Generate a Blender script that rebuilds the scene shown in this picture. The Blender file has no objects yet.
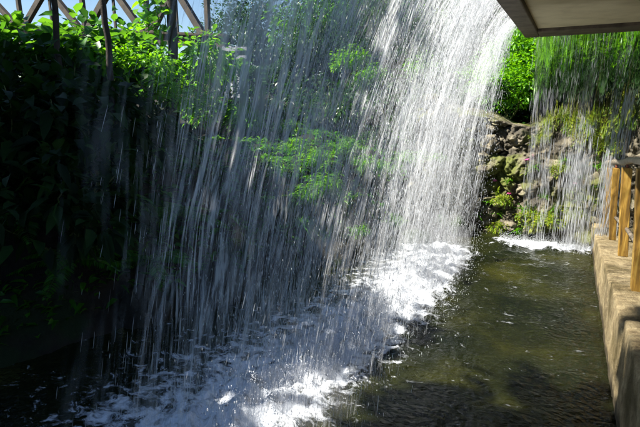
import bpy, math, random
import numpy as np
random.seed(7); RNG = np.random.default_rng(11)
R = math.radians
scene = bpy.context.scene
COL = scene.collection

# ------------------------------------------------------------------ camera
F = 498.0; H = 2.6
PITCH = math.atan(118.5/F); YAW = math.atan(250*math.cos(PITCH)/F)
FWD = np.array([-math.sin(YAW)*math.cos(PITCH), math.cos(YAW)*math.cos(PITCH), -math.sin(PITCH)])
RGT = np.array([math.cos(YAW), math.sin(YAW), 0.0])
UPV = np.cross(RGT, FWD)
def ray(x, y): return FWD + (x-320)/F*RGT + (213.5-y)/F*UPV
def WY(x, y, Y):
    d = ray(x, y); t = Y/d[1]; return np.array([d[0]*t, Y, H+d[2]*t])
def WZ(x, y, z):
    d = ray(x, y); t = (z-H)/d[2]; return np.array([d[0]*t, d[1]*t, z])
cam = bpy.data.cameras.new('camera'); cam.lens = 28; cam.sensor_width = 36
cam.clip_start = .05; cam.clip_end = 2000
co = bpy.data.objects.new('camera', cam); COL.objects.link(co)
co.location = (0, 0, H); co.rotation_euler = (R(90)-PITCH, 0, YAW)
scene.camera = co

# ------------------------------------------------------------------ helpers
def mesh_np(name, V, faces, uv=None, smooth=True):
    """faces: list of int arrays (n,k)"""
    me = bpy.data.meshes.new(name)
    V = np.asarray(V, dtype=np.float32)
    loops = np.concatenate([f.ravel() for f in faces]).astype(np.int32)
    tot = np.concatenate([np.full(len(f), f.shape[1]) for f in faces]).astype(np.int32)
    start = np.concatenate([[0], np.cumsum(tot)[:-1]]).astype(np.int32)
    me.vertices.add(len(V)); me.vertices.foreach_set('co', V.ravel())
    me.loops.add(len(loops)); me.loops.foreach_set('vertex_index', loops)
    me.polygons.add(len(tot)); me.polygons.foreach_set('loop_start', start); me.polygons.foreach_set('loop_total', tot)
    me.polygons.foreach_set('use_smooth', np.full(len(tot), smooth))
    if uv is not None:
        l = me.uv_layers.new(name='uv'); l.data.foreach_set('uv', np.asarray(uv, dtype=np.float32)[loops].ravel())
    me.update(calc_edges=True); me.validate()
    return me
def obj(name, me, mat=None, parent=None, loc=None):
    o = bpy.data.objects.new(name, me); COL.objects.link(o)
    if mat is not None and me is not None and not me.materials: me.materials.append(mat)
    if parent is not None: o.parent = parent
    if loc is not None: o.location = tuple(float(v) for v in loc)
    return o
def tag(o, label=None, cat=None, group=None, kind=None):
    for k, v in (('label', label), ('category', cat), ('group', group), ('kind', kind)):
        if v: o[k] = v
    return o
def empty(name, loc, label, cat, group=None, rz=0):
    o = bpy.data.objects.new(name, None); COL.objects.link(o); o.empty_display_size = .1
    o.location = tuple(float(v) for v in loc); o.rotation_euler = (0, 0, rz)
    return tag(o, label, cat, group)
def dup(root, loc, rz, label, group=None, s=(1, 1, 1)):
    r = root.copy(); COL.objects.link(r); r.location = tuple(float(v) for v in loc); r.rotation_euler = (0, 0, rz); r.scale = s
    r['label'] = label
    if group: r['group'] = group
    for ch in list(root.children):
        c = ch.copy(); COL.objects.link(c); c.parent = r
        for g in ch.children:
            d = g.copy(); COL.objects.link(d); d.parent = c
    return r

def hsh(ix, iy, iz, seed=0):
    n = (ix.astype(np.int64)*374761393 + iy.astype(np.int64)*668265263 + iz.astype(np.int64)*2147483647 + seed*974634777) & 0xffffffff
    n = (n ^ (n >> 13)) * 1274126177 & 0xffffffff
    n = n ^ (n >> 16)
    return (n & 0xffff)/65535.0
def vnoise(x, y, z=None, seed=0):
    x = np.asarray(x, float); y = np.asarray(y, float); z = np.zeros_like(x) if z is None else np.asarray(z, float)
    ix, iy, iz = np.floor(x), np.floor(y), np.floor(z)
    fx, fy, fz = x-ix, y-iy, z-iz
    fx, fy, fz = (f*f*(3-2*f) for f in (fx, fy, fz))
    r = 0
    for dx in (0, 1):
        for dy in (0, 1):
            for dz in (0, 1):
                w = (fx if dx else 1-fx)*(fy if dy else 1-fy)*(fz if dz else 1-fz)
                r = r + w*hsh(ix+dx, iy+dy, iz+dz, seed)
    return r
def fbm(x, y, z=None, oct=4, seed=0, gain=.5):
    a = 1; s = 0; t = 0; f = 1
    zz = np.zeros_like(np.asarray(x, float)) if z is None else np.asarray(z, float)
    for i in range(oct):
        s = s + a*vnoise(x*f, y*f, zz*f, seed+i); t += a; a *= gain; f *= 2.03
    return s/t
def worley(x, y, z, seed=0):
    ix, iy, iz = np.floor(x), np.floor(y), np.floor(z)
    d1 = np.full(x.shape, 9.0); d2 = np.full(x.shape, 9.0); idv = np.zeros(x.shape)
    for dx in (-1, 0, 1):
        for dy in (-1, 0, 1):
            for dz in (-1, 0, 1):
                cx, cy, cz = ix+dx, iy+dy, iz+dz
                px = cx+hsh(cx, cy, cz, seed); py = cy+hsh(cx, cy, cz, seed+1); pz = cz+hsh(cx, cy, cz, seed+2)
                d = np.sqrt((px-x)**2+(py-y)**2+(pz-z)**2); h = hsh(cx, cy, cz, seed+3)
                near = d < d1
                d2 = np.where(near, d1, np.minimum(d2, d)); idv = np.where(near, h, idv); d1 = np.where(near, d, d1)
    return d1, d2, idv
def grid_faces(nu, nv):
    i = np.arange(nu-1)[:, None]*nv + np.arange(nv-1)[None, :]
    i = i.ravel()
    return np.stack([i, i+nv, i+nv+1, i+1], 1)
def box(x0, x1, y0, y1, z0, z1, jit=0):
    V = np.array([[x, y, z] for x in (x0, x1) for y in (y0, y1) for z in (z0, z1)], float)
    if jit: V += RNG.uniform(-jit, jit, V.shape)
    Fq = np.array([[0, 1, 3, 2], [4, 6, 7, 5], [0, 4, 5, 1], [2, 3, 7, 6], [0, 2, 6, 4], [1, 5, 7, 3]])
    return V, Fq
def join(parts):
    Vs = []; Fs = []; n = 0
    for V, Fq in parts:
        Vs.append(V); Fs.append(Fq+n); n += len(V)
    return np.concatenate(Vs), Fs
def tube(P, rad, n=8, cap=True):
    P = np.asarray(P, float); rad = np.broadcast_to(np.asarray(rad, float), (len(P),))
    T = np.gradient(P, axis=0); T /= np.linalg.norm(T, axis=1)[:, None]+1e-9
    a = np.array([0, 0, 1.]) if abs(T[0][2]) < .9 else np.array([1., 0, 0])
    V = []
    u = np.cross(T[0], a); u /= np.linalg.norm(u)
    for i in range(len(P)):
        u = u - T[i]*np.dot(u, T[i]); u /= np.linalg.norm(u); w = np.cross(T[i], u)
        for k in range(n):
            an = 2*math.pi*k/n
            V.append(P[i]+rad[i]*(math.cos(an)*u+math.sin(an)*w))
    Fq = []
    for i in range(len(P)-1):
        for k in range(n):
            k2 = (k+1) % n
            Fq.append([i*n+k, i*n+k2, (i+1)*n+k2, (i+1)*n+k])
    V = np.array(V); Fq = np.array(Fq)
    if cap:
        m = len(V); V = np.vstack([V, P[0], P[-1]]); L = (len(P)-1)*n
        c = [[m, (k+1) % n, k, k] for k in range(n)] + [[m+1, L+k, L+(k+1) % n, L+(k+1) % n] for k in range(n)]
        # triangles written as tri arrays
        tri = np.array([[q[0], q[1], q[2]] for q in c])
        return V, [Fq, tri]
    return V, [Fq]
def joinx(parts):
    Vs = []; Fs = []; n = 0
    for V, Fl in parts:
        Vs.append(V)
        for f in (Fl if isinstance(Fl, list) else [Fl]): Fs.append(f+n)
        n += len(V)
    return np.concatenate(Vs), Fs
def bevel(o, w=.01, seg=2):
    m = o.modifiers.new('bevel', 'BEVEL'); m.width = w; m.segments = seg; m.limit_method = 'ANGLE'; return o

# ------------------------------------------------------------------ leaves
def unit(v): return v/(np.linalg.norm(v, axis=-1, keepdims=True)+1e-9)
def leaves(P, D, L, W, droop=.25, fold=.18, up=None):
    """n folded pointed leaves -> V, [quads, tris]"""
    n = len(P); D = unit(D)
    U = np.tile([0, 0, 1.], (n, 1)) if up is None else up
    S = np.cross(D, U); bad = np.linalg.norm(S, axis=1) < .1; S[bad] = [1, 0, 0]; S = unit(S)
    roll = RNG.normal(0, .45, n)[:, None]
    Nn = unit(np.cross(S, D)); S2 = S*np.cos(roll)+Nn*np.sin(roll); Nn = unit(np.cross(S2, D))
    L = np.broadcast_to(L, (n,))[:, None]; W = np.broadcast_to(W, (n,))[:, None]
    dz = np.array([0, 0, -1.])
    def at(t, s, w):
        return P + D*L*t + dz*(droop*L*t*t) + S2*(W*.5*w*s) + Nn*(abs(s)*fold*W*w)
    V = np.stack([at(0, 0, 0), at(.3, -1, .95), at(.3, 0, 0), at(.3, 1, .95), at(.68, -1, .72), at(.68, 0, 0), at(.68, 1, .72), at(1, 0, 0)], 1).reshape(-1, 3)
    b = (np.arange(n)*8)[:, None]
    q = np.concatenate([b+np.array([[1, 2, 5, 4]]), b+np.array([[2, 3, 6, 5]])])
    t = np.concatenate([b+np.array([[0, 2, 1]]), b+np.array([[0, 3, 2]]), b+np.array([[4, 5, 7]]), b+np.array([[5, 6, 7]])])
    return V, [q, t]
def blades(P, D, L, W, arch=.6, seg=5):
    n = len(P); D = unit(D); S = np.cross(D, [0, 0, 1.]); bad = np.linalg.norm(S, axis=1) < .1; S[bad] = [1, 0, 0]; S = unit(S)
    L = np.broadcast_to(L, (n,))[:, None]; W = np.broadcast_to(W, (n,))[:, None]; arch = np.broadcast_to(arch, (n,))[:, None]
    Hd = D*np.array([1, 1, 0]); Hd = unit(Hd)
    rows = []
    for k in range(seg+1):
        t = k/seg
        c = P + D*L*t + (np.array([0, 0, -1.])*arch*L + Hd*arch*L*.3)*t*t
        w = W*.5*(1-t**2.2)*(0.6+.4*min(1, t*4))
        rows += [c-S*w, c-np.array([0, 0, 1.])*w*.25, c+S*w]
    V = np.stack(rows, 1).reshape(-1, 3); m = 3*(seg+1)
    b = (np.arange(n)*m)[:, None]; q = []
    for k in range(seg):
        a = 3*k; q += [b+np.array([[a, a+1, a+4, a+3]]), b+np.array([[a+1, a+2, a+5, a+4]])]
    return V, [np.concatenate(q)]
def rdir(n, zlo=-1, zhi=1):
    z = RNG.uniform(zlo, zhi, n); a = RNG.uniform(0, 2*math.pi, n); r = np.sqrt(1-z*z)
    return np.stack([r*np.cos(a), r*np.sin(a), z], 1)
def clumped(nc, k, rad, size, zlo=-.5, flat=.7):
    """leaf bases in clumps through an uneven crown volume; returns P, D, clump centres"""
    d = rdir(nc, zlo, 1); rr = RNG.uniform(.45, 1.08, nc)[:, None]
    C = d*rr*np.array(rad)
    Pl = []; Dl = []
    for c, dd in zip(C, d):
        kk = int(k*RNG.uniform(.5, 1.5)); sz = size*RNG.uniform(.6, 1.4)
        o = rdir(kk)*(RNG.uniform(.2, 1, kk)**.5)[:, None]*sz*np.array([1, 1, flat])
        Pl.append(c+o); Dl.append(unit(o)+dd*.7+RNG.normal(0, .35, (kk, 3))+np.array([0, 0, -.15]))
    return np.concatenate(Pl), np.concatenate(Dl), C
def limb(a, b, r0, r1, n=7, wob=.08, sides=7):
    a = np.asarray(a, float); b = np.asarray(b, float); t = np.linspace(0, 1, n)[:, None]
    P = a*(1-t)+b*t; ln = np.linalg.norm(b-a)
    w = RNG.normal(0, wob*ln*.4, (n, 3)); w[0] = 0; w[-1] = 0
    w[:, 2] *= .3
    P = P + w + np.sin(t*math.pi)*np.array([0, 0, .06*ln])
    return tube(P, np.linspace(r0, r1, n), sides)

# ------------------------------------------------------------------ materials
def newmat(name):
    m = bpy.data.materials.new(name); m.use_nodes = True; nt = m.node_tree; nt.nodes.clear()
    out = nt.nodes.new('ShaderNodeOutputMaterial')
    return m, nt, out
class NT:
    def __init__(s, nt): s.nt = nt
    def n(s, t, **k):
        nd = s.nt.nodes.new(t)
        for a, b in k.items():
            if a.startswith('i_'):
                nd.inputs[a[2:].replace('_', ' ')].default_value = b
            else: setattr(nd, a, b)
        return nd
    def l(s, a, b): s.nt.links.new(a, b)
def ramp(N, src, stops, interp='LINEAR'):
    r = N.n('ShaderNodeValToRGB'); r.color_ramp.interpolation = interp
    e = r.color_ramp.elements
    while len(e) < len(stops): e.new(.5)
    for i, (p, c) in enumerate(stops):
        e[i].position = p; e[i].color = (*c, 1) if len(c) == 3 else c
    N.l(src, r.inputs[0]); return r
def leaf_mat(name, c1, c2, c3, trans=(.16, .42, .02), tf=.4, rough=.38):
    m, nt, out = newmat(name); N = NT(nt)
    g = N.n('ShaderNodeNewGeometry')
    r = ramp(N, g.outputs['Random Per Island'], [(0, c1), (.55, c2), (1, c3)])
    tc = N.n('ShaderNodeTexCoord'); nz = N.n('ShaderNodeTexNoise'); nz.inputs['Scale'].default_value = 9; nz.inputs['Detail'].default_value = 3
    N.l(tc.outputs['Object'], nz.inputs['Vector'])
    mx = N.n('ShaderNodeMix', data_type='RGBA', blend_type='MULTIPLY'); mx.inputs[0].default_value = .6
    rr = ramp(N, nz.outputs[0], [(.3, (.55, .6, .5)), (.65, (1.25, 1.2, 1.1))])
    N.l(r.outputs[0], mx.inputs[6]); N.l(rr.outputs[0], mx.inputs[7])
    p = N.n('ShaderNodeBsdfPrincipled'); p.inputs['Roughness'].default_value = rough; p.inputs['Specular IOR Level'].default_value = .12 if rough > .55 else .4
    N.l(mx.outputs[2], p.inputs['Base Color'])
    t = N.n('ShaderNodeBsdfTranslucent'); t.inputs[0].default_value = (*trans, 1)
    tm = N.n('ShaderNodeMix', data_type='RGBA', blend_type='MULTIPLY'); tm.inputs[0].default_value = 1
    hr = ramp(N, g.outputs['Random Per Island'], [(0, (.5, .6, .6)), (1, (1.2, 1.1, 1))])
    tm.inputs[6].default_value = (*trans, 1); N.l(hr.outputs[0], tm.inputs[7]); N.l(tm.outputs[2], t.inputs[0])
    s = N.n('ShaderNodeMixShader'); s.inputs[0].default_value = tf
    N.l(p.outputs[0], s.inputs[1]); N.l(t.outputs[0], s.inputs[2]); N.l(s.outputs[0], out.inputs[0])
    return m
def rough_mat(name, stops, scale=3, rough=.85, bump=.4, detail=8, scale2=None, tint=None, spec=.3, coord='Object', dist=.02):
    m, nt, out = newmat(name); N = NT(nt)
    tc = N.n('ShaderNodeTexCoord'); nz = N.n('ShaderNodeTexNoise'); nz.inputs['Scale'].default_value = scale; nz.inputs['Detail'].default_value = detail; nz.inputs['Roughness'].default_value = .65
    N.l(tc.outputs[coord], nz.inputs['Vector'])
    r = ramp(N, nz.outputs[0], stops)
    col = r.outputs[0]
    if tint:
        n2 = N.n('ShaderNodeTexNoise'); n2.inputs['Scale'].default_value = scale2 or scale*.35; n2.inputs['Detail'].default_value = 4
        N.l(tc.outputs[coord], n2.inputs['Vector'])
        f = ramp(N, n2.outputs[0], [(tint[1], (0, 0, 0)), (tint[2], (1, 1, 1))])
        mx = N.n('ShaderNodeMix', data_type='RGBA'); N.l(f.outputs[0], mx.inputs[0]); N.l(col, mx.inputs[6]); mx.inputs[7].default_value = (*tint[0], 1)
        col = mx.outputs[2]
    p = N.n('ShaderNodeBsdfPrincipled'); p.inputs['Roughness'].default_value = rough; p.inputs['Specular IOR Level'].default_value = spec
    N.l(col, p.inputs['Base Color'])
    n3 = N.n('ShaderNodeTexNoise'); n3.inputs['Scale'].default_value = scale*4; n3.inputs['Detail'].default_value = 8; n3.inputs['Roughness'].default_value = .7
    N.l(tc.outputs[coord], n3.inputs['Vector'])
    b = N.n('ShaderNodeBump'); b.inputs['Strength'].default_value = bump; b.inputs['Distance'].default_value = dist
    N.l(n3.outputs[0], b.inputs['Height']); N.l(b.outputs[0], p.inputs['Normal'])
    N.l(p.outputs[0], out.inputs[0])
    return m
M = {}
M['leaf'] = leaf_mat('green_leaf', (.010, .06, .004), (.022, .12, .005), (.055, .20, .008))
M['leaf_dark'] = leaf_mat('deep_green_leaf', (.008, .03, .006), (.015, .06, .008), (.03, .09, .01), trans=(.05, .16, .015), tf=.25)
M['leaf_shaded'] = leaf_mat('shade_toned_leaf', (.003, .010, .002), (.006, .022, .003), (.012, .038, .004), trans=(.03, .1, .01), tf=.2, rough=.6)  # leaf colours cut to near black to stand in for deep shade
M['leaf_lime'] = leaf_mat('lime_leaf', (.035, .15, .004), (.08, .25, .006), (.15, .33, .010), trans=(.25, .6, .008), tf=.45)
M['leaf_yellow'] = leaf_mat('yellow_green_leaf', (.08, .18, .015), (.18, .28, .02), (.32, .33, .03), trans=(.4, .5, .04), tf=.4)
M['flower'] = leaf_mat('pink_petal', (.55, .06, .25), (.65, .1, .35), (.7, .2, .45), trans=(.6, .1, .3), tf=.3)
M['bark'] = rough_mat('dark_bark', [(.3, (.012, .01, .008)), (.7, (.05, .04, .03))], scale=6, bump=.8)
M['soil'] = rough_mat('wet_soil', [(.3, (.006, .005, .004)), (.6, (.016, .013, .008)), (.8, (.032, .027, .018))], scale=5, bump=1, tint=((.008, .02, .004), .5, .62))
M['rock'] = rough_mat('wet_rock', [(.30, (.03, .026, .02)), (.47, (.075, .062, .038)), (.68, (.33, .29, .20))], scale=3.6, rough=.6, bump=1.0, tint=((.10, .115, .014), .48, .60), scale2=1.6, spec=.5, dist=.04)
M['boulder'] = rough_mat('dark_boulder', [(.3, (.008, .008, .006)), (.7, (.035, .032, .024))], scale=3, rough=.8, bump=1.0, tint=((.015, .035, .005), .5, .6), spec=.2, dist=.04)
M['kerb'] = rough_mat('weathered_concrete', [(.25, (.14, .10, .05)), (.5, (.36, .28, .15)), (.75, (.55, .45, .27))], scale=11, rough=.75, bump=1.0, dist=.03, tint=((.12, .09, .03), .5, .68), scale2=2.2, spec=.4)
def tide(m, z=.09):
    nt = m.node_tree; N = NT(nt); p = [n for n in nt.nodes if n.type == 'BSDF_PRINCIPLED'][0]; l = p.inputs['Base Color'].links[0].from_socket
    ge = N.n('ShaderNodeNewGeometry'); sx = N.n('ShaderNodeSeparateXYZ'); N.l(ge.outputs['Position'], sx.inputs[0])
    nz = N.n('ShaderNodeTexNoise'); nz.inputs['Scale'].default_value = 3; nz.inputs['Detail'].default_value = 6; N.l(ge.outputs['Position'], nz.inputs['Vector'])
    a = N.n('ShaderNodeMath', operation='MULTIPLY_ADD'); N.l(nz.outputs[0], a.inputs[0]); a.inputs[1].default_value = -.3; N.l(sx.outputs[2], a.inputs[2])
    r = N.n('ShaderNodeMapRange'); N.l(a.outputs[0], r.inputs[0]); r.inputs[1].default_value = z-.17; r.inputs[2].default_value = z-.09; r.inputs[3].default_value = .25; r.inputs[4].default_value = 1
    mx = N.n('ShaderNodeMix', data_type='RGBA', blend_type='MULTIPLY'); mx.inputs[0].default_value = 1; N.l(l, mx.inputs[6]); N.l(r.outputs[0], mx.inputs[7]); N.l(mx.outputs[2], p.inputs['Base Color'])
    s2 = N.n('ShaderNodeTexVoronoi'); s2.inputs['Scale'].default_value = 60; N.l(ge.outputs['Position'], s2.inputs['Vector'])
    s3 = N.n('ShaderNodeMapRange'); N.l(s2.outputs[0], s3.inputs[0]); s3.inputs[1].default_value = .1; s3.inputs[2].default_value = .35; s3.inputs[3].default_value = .55; s3.inputs[4].default_value = 1
    m3 = N.n('ShaderNodeMix', data_type='RGBA', blend_type='MULTIPLY'); m3.inputs[0].default_value = .7; N.l(mx.outputs[2], m3.inputs[6]); N.l(s3.outputs[0], m3.inputs[7]); N.l(m3.outputs[2], p.inputs['Base Color'])
tide(M['kerb'])
M['ceiling'] = rough_mat('ceiling_board', [(.3, (.50, .45, .30)), (.5, (.64, .58, .40)), (.7, (.70, .64, .45))], scale=2.3, rough=.9, bump=.3, tint=((.36, .31, .19), .5, .7))
M['slabm'] = rough_mat('stained_concrete', [(.3, (.06, .05, .04)), (.7, (.17, .14, .11))], scale=5, rough=.7, bump=.6)
M['truss'] = rough_mat('painted_timber', [(.3, (.035, .03, .024)), (.7, (.10, .08, .055))], scale=3, rough=.6, bump=.3)
M['white'] = rough_mat('white_paint', [(.3, (.25, .27, .3)), (.7, (.4, .42, .45))], scale=4, rough=.5, bump=.1)
M['metal'] = rough_mat('rusty_metal', [(.3, (.12, .04, .02)), (.7, (.3, .1, .05))], scale=12, rough=.6, bump=.3)
M['twig'] = rough_mat('green_stem', [(.3, (.04, .06, .015)), (.7, (.12, .13, .04))], scale=8, bump=.3)

def wood_mat(name, a, b, c):
    m, nt, out = newmat(name); N = NT(nt)
    tc = N.n('ShaderNodeTexCoord'); mp = N.n('ShaderNodeMapping'); mp.inputs['Scale'].default_value = (26, 26, 1.6)
    N.l(tc.outputs['Object'], mp.inputs[0]); nz = N.n('ShaderNodeTexNoise'); nz.inputs['Scale'].default_value = 1; nz.inputs['Detail'].default_value = 7; nz.inputs['Distortion'].default_value = .6
    N.l(mp.outputs[0], nz.inputs['Vector']); r = ramp(N, nz.outputs[0], [(.3, a), (.5, b), (.72, c)])
    p = N.n('ShaderNodeBsdfPrincipled'); p.inputs['Roughness'].default_value = .5; N.l(r.outputs[0], p.inputs['Base Color'])
    bp = N.n('ShaderNodeBump'); bp.inputs['Strength'].default_value = .6; bp.inputs['Distance'].default_value = .006
    N.l(nz.outputs[0], bp.inputs['Height']); N.l(bp.outputs[0], p.inputs['Normal']); N.l(p.outputs[0], out.inputs[0])
    return m
M['post'] = wood_mat('ochre_timber', (.07, .04, .012), (.32, .18, .03), (.5, .34, .08))
M['log'] = wood_mat('grey_log', (.10, .08, .06), (.24, .20, .15), (.38, .33, .25))

# falling water: white aerated threads, partly clear
def strand_mat(name, clear=.35, col=(.93, .95, .98)):
    m, nt, out = newmat(name); N = NT(nt)
    d = N.n('ShaderNodeBsdfDiffuse'); d.inputs[0].default_value = (*col, 1)
    t = N.n('ShaderNodeBsdfTranslucent'); t.inputs[0].default_value = (*col, 1)
    g = N.n('ShaderNodeBsdfGlossy'); g.inputs['Roughness'].default_value = .15
    tr = N.n('ShaderNodeBsdfTransparent')
    a = N.n('ShaderNodeMixShader'); a.inputs[0].default_value = .72; N.l(d.outputs[0], a.inputs[1]); N.l(t.outputs[0], a.inputs[2])
    b = N.n('ShaderNodeMixShader'); b.inputs[0].default_value = .1; N.l(a.outputs[0], b.inputs[1]); N.l(g.outputs[0], b.inputs[2])
    c = N.n('ShaderNodeMixShader'); c.inputs[0].default_value = clear; N.l(b.outputs[0], c.inputs[1]); N.l(tr.outputs[0], c.inputs[2])
    N.l(c.outputs[0], out.inputs[0]); return m
M['strand'] = strand_mat('water_threads', .0)
M['drop'] = strand_mat('water_drops', 0)
def veil_mat(name, su, sv, lo, hi, amax, off=0.0):
    """thin falling film: streaks run down the fall (uv: u along the lip in metres, v down in metres)"""
    m, nt, out = newmat(name); N = NT(nt)
    uv = N.n('ShaderNodeUVMap', uv_map='uv')
    def nz(a, b, det, o):
        mp = N.n('ShaderNodeMapping'); mp.inputs['Scale'].default_value = (a, b, 1); mp.inputs['Location'].default_value = (o, o*1.7, o)
        N.l(uv.outputs[0], mp.inputs[0]); t = N.n('ShaderNodeTexNoise'); t.inputs['Scale'].default_value = 1; t.inputs['Detail'].default_value = det; t.inputs['Roughness'].default_value = .6
        N.l(mp.outputs[0], t.inputs['Vector']); return t.outputs[0]
    def mrange(src, a, b, c, d):
        r_ = N.n('ShaderNodeMapRange'); r_.interpolation_type = 'SMOOTHSTEP'; N.l(src, r_.inputs[0])
        for k, v in zip((1, 2, 3, 4), (a, b, c, d)): r_.inputs[k].default_value = v
        return r_.outputs[0]
    fine = mrange(nz(su, sv, 5, off), lo, hi, 0, 1); big = mrange(nz(su*.13, sv*.55, 3, off+7.3), .40, .60, .06, 1)
    r = N.n('ShaderNodeMath', operation='MULTIPLY'); N.l(fine, r.inputs[0]); N.l(big, r.inputs[1])
    r2 = N.n('ShaderNodeMath', operation='MULTIPLY'); N.l(r.outputs[0], r2.inputs[0]); r2.inputs[1].default_value = amax; r = r2
    sx = N.n('ShaderNodeSeparateXYZ'); N.l(uv.outputs[0], sx.inputs[0])
    ua = N.n('ShaderNodeMapRange'); N.l(sx.outputs[0], ua.inputs[0]); ua.inputs[1].default_value = 1.3; ua.inputs[2].default_value = 4.5; ua.inputs[3].default_value = .8; ua.inputs[4].default_value = .42
    va = N.n('ShaderNodeMapRange'); N.l(sx.outputs[1], va.inputs[0]); va.inputs[1].default_value = .5; va.inputs[2].default_value = 3.2; va.inputs[3].default_value = 1.8; va.inputs[4].default_value = .5
    ub = N.n('ShaderNodeMapRange'); ub.interpolation_type = 'SMOOTHSTEP'; N.l(sx.outputs[0], ub.inputs[0]); ub.inputs[1].default_value = 1.05; ub.inputs[2].default_value = 1.7
    m0 = N.n('ShaderNodeMath', operation='MULTIPLY'); N.l(ua.outputs[0], m0.inputs[0]); N.l(ub.outputs[0], m0.inputs[1]); ua = m0
    m1 = N.n('ShaderNodeMath', operation='MULTIPLY'); N.l(ua.outputs[0], m1.inputs[0]); N.l(va.outputs[0], m1.inputs[1])
    m2 = N.n('ShaderNodeMath', operation='MULTIPLY'); N.l(m1.outputs[0], m2.inputs[0]); N.l(r.outputs[0], m2.inputs[1]); r = m2
    d = N.n('ShaderNodeBsdfDiffuse'); d.inputs[0].default_value = (.93, .95, .98, 1)
    t = N.n('ShaderNodeBsdfTranslucent'); t.inputs[0].default_value = (.93, .95, .98, 1)
    g = N.n('ShaderNodeBsdfGlossy'); g.inputs['Roughness'].default_value = .2
    tr = N.n('ShaderNodeBsdfTransparent')
    a = N.n('ShaderNodeMixShader'); a.inputs[0].default_value = .72; N.l(d.outputs[0], a.inputs[1]); N.l(t.outputs[0], a.inputs[2])
    b = N.n('ShaderNodeMixShader'); b.inputs[0].default_value = .12; N.l(a.outputs[0], b.inputs[1]); N.l(g.outputs[0], b.inputs[2])
    c = N.n('ShaderNodeMixShader'); N.l(r.outputs[0], c.inputs[0]); N.l(tr.outputs[0], c.inputs[1]); N.l(b.outputs[0], c.inputs[2])
    N.l(c.outputs[0], out.inputs[0]); return m
def film_mat(name):
    """clear rippled film that smears what is behind it into upright streaks"""
    m, nt, out = newmat(name); N = NT(nt)
    uv = N.n('ShaderNodeUVMap', uv_map='uv'); mp = N.n('ShaderNodeMapping'); mp.inputs['Scale'].default_value = (34, .7, 1); N.l(uv.outputs[0], mp.inputs[0])
    t = N.n('ShaderNodeTexNoise'); t.inputs['Scale'].default_value = 1; t.inputs['Detail'].default_value = 3; N.l(mp.outputs[0], t.inputs['Vector'])
    ge = N.n('ShaderNodeNewGeometry'); va_ = N.n('ShaderNodeVectorMath', operation='SUBTRACT'); N.l(t.outputs['Color'], va_.inputs[0]); va_.inputs[1].default_value = (.5, .5, .5)
    vb = N.n('ShaderNodeVectorMath', operation='MULTIPLY'); N.l(va_.outputs[0], vb.inputs[0]); vb.inputs[1].default_value = (.5, 0, 2.4)
    vc = N.n('ShaderNodeVectorMath', operation='ADD'); N.l(vb.outputs[0], vc.inputs[0]); N.l(ge.outputs['Normal'], vc.inputs[1])
    b = N.n('ShaderNodeVectorMath', operation='NORMALIZE'); N.l(vc.outputs[0], b.inputs[0])
    rf = N.n('ShaderNodeBsdfRefraction'); rf.inputs['IOR'].default_value = 1.2; rf.inputs['Roughness'].default_value = .03; N.l(b.outputs[0], rf.inputs['Normal'])
    tr = N.n('ShaderNodeBsdfTransparent'); gl = N.n('ShaderNodeBsdfGlossy'); gl.inputs['Roughness'].default_value = .1; N.l(b.outputs[0], gl.inputs['Normal'])
    sx = N.n('ShaderNodeSeparateXYZ'); N.l(uv.outputs[0], sx.inputs[0]); vr = N.n('ShaderNodeMapRange'); N.l(sx.outputs[1], vr.inputs[0])
    vr.inputs[1].default_value = 1.1; vr.inputs[2].default_value = 2.0; vr.inputs[3].default_value = .22; vr.inputs[4].default_value = .75
    a = N.n('ShaderNodeMixShader'); N.l(vr.outputs[0], a.inputs[0]); N.l(rf.outputs[0], a.inputs[1]); N.l(tr.outputs[0], a.inputs[2])
    c = N.n('ShaderNodeMixShader'); c.inputs[0].default_value = .04; N.l(a.outputs[0], c.inputs[1]); N.l(gl.outputs[0], c.inputs[2])
    N.l(c.outputs[0], out.inputs[0]); return m

# ------------------------------------------------------------------ ground (one sheet to the horizon)
POLY = np.array([(-6.6, -8), (-5.2, -1), (-4.5, 2.5), (-3.6, 5.6), (-2.6, 8.0), (-1.9, 9.3), (-1.2, 10.2), (3.4, 10.4), (3.4, -8)], float)
def sdist(x, y):
    """distance outside the pool and walkway outline, negative inside"""
    d = np.full(x.shape, 1e9); inside = np.zeros(x.shape, bool)
    for i in range(len(POLY)):
        a = POLY[i]; b = POLY[(i+1) % len(POLY)]
        ex, ey = b-a; wx, wy = x-a[0], y-a[1]
        t = np.clip((wx*ex+wy*ey)/(ex*ex+ey*ey), 0, 1)
        d = np.minimum(d, np.hypot(wx-ex*t, wy-ey*t))
        c = ((a[1] > y) != (b[1] > y)) & (x < (b[0]-a[0])*(y-a[1])/(b[1]-a[1]+1e-12)+a[0])
        inside ^= c
    return np.where(inside, -d, d)
def gz(x, y):
    x = np.asarray(x, float); y = np.asarray(y, float)
    d = sdist(x, y)
    z = np.where(d < 0, -.25-.35*np.clip(-d, 0, 1.5), np.where(d < 1.5, -.25+1.15*d, 1.475+np.minimum((d-1.5)*.17, 1.0)))
    n = (fbm(x*1.1, y*1.1, seed=5)-.5)*.7+(fbm(x*4, y*4, seed=9)-.5)*.18
    return z+n*np.clip(d+.4, 0, 1)*np.clip(1.3-d/25, .15, 1)
def axis(lo, hi, step, far):
    a = list(np.arange(lo, hi, step)); s = step; v = hi
    while v < far: a.append(v); s *= 1.35; v += s
    s = step; v = lo-step
    while v > -far: a.insert(0, v); s *= 1.35; v -= s
    return np.array(a)
gx = axis(-12, 5, .12, 600); gy = axis(-4, 15, .12, 600)
GX, GY = np.meshgrid(gx, gy, indexing='ij')
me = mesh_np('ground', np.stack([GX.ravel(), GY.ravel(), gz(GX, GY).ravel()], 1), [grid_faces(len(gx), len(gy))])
tag(obj('ground', me, M['soil']), kind='structure')
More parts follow.
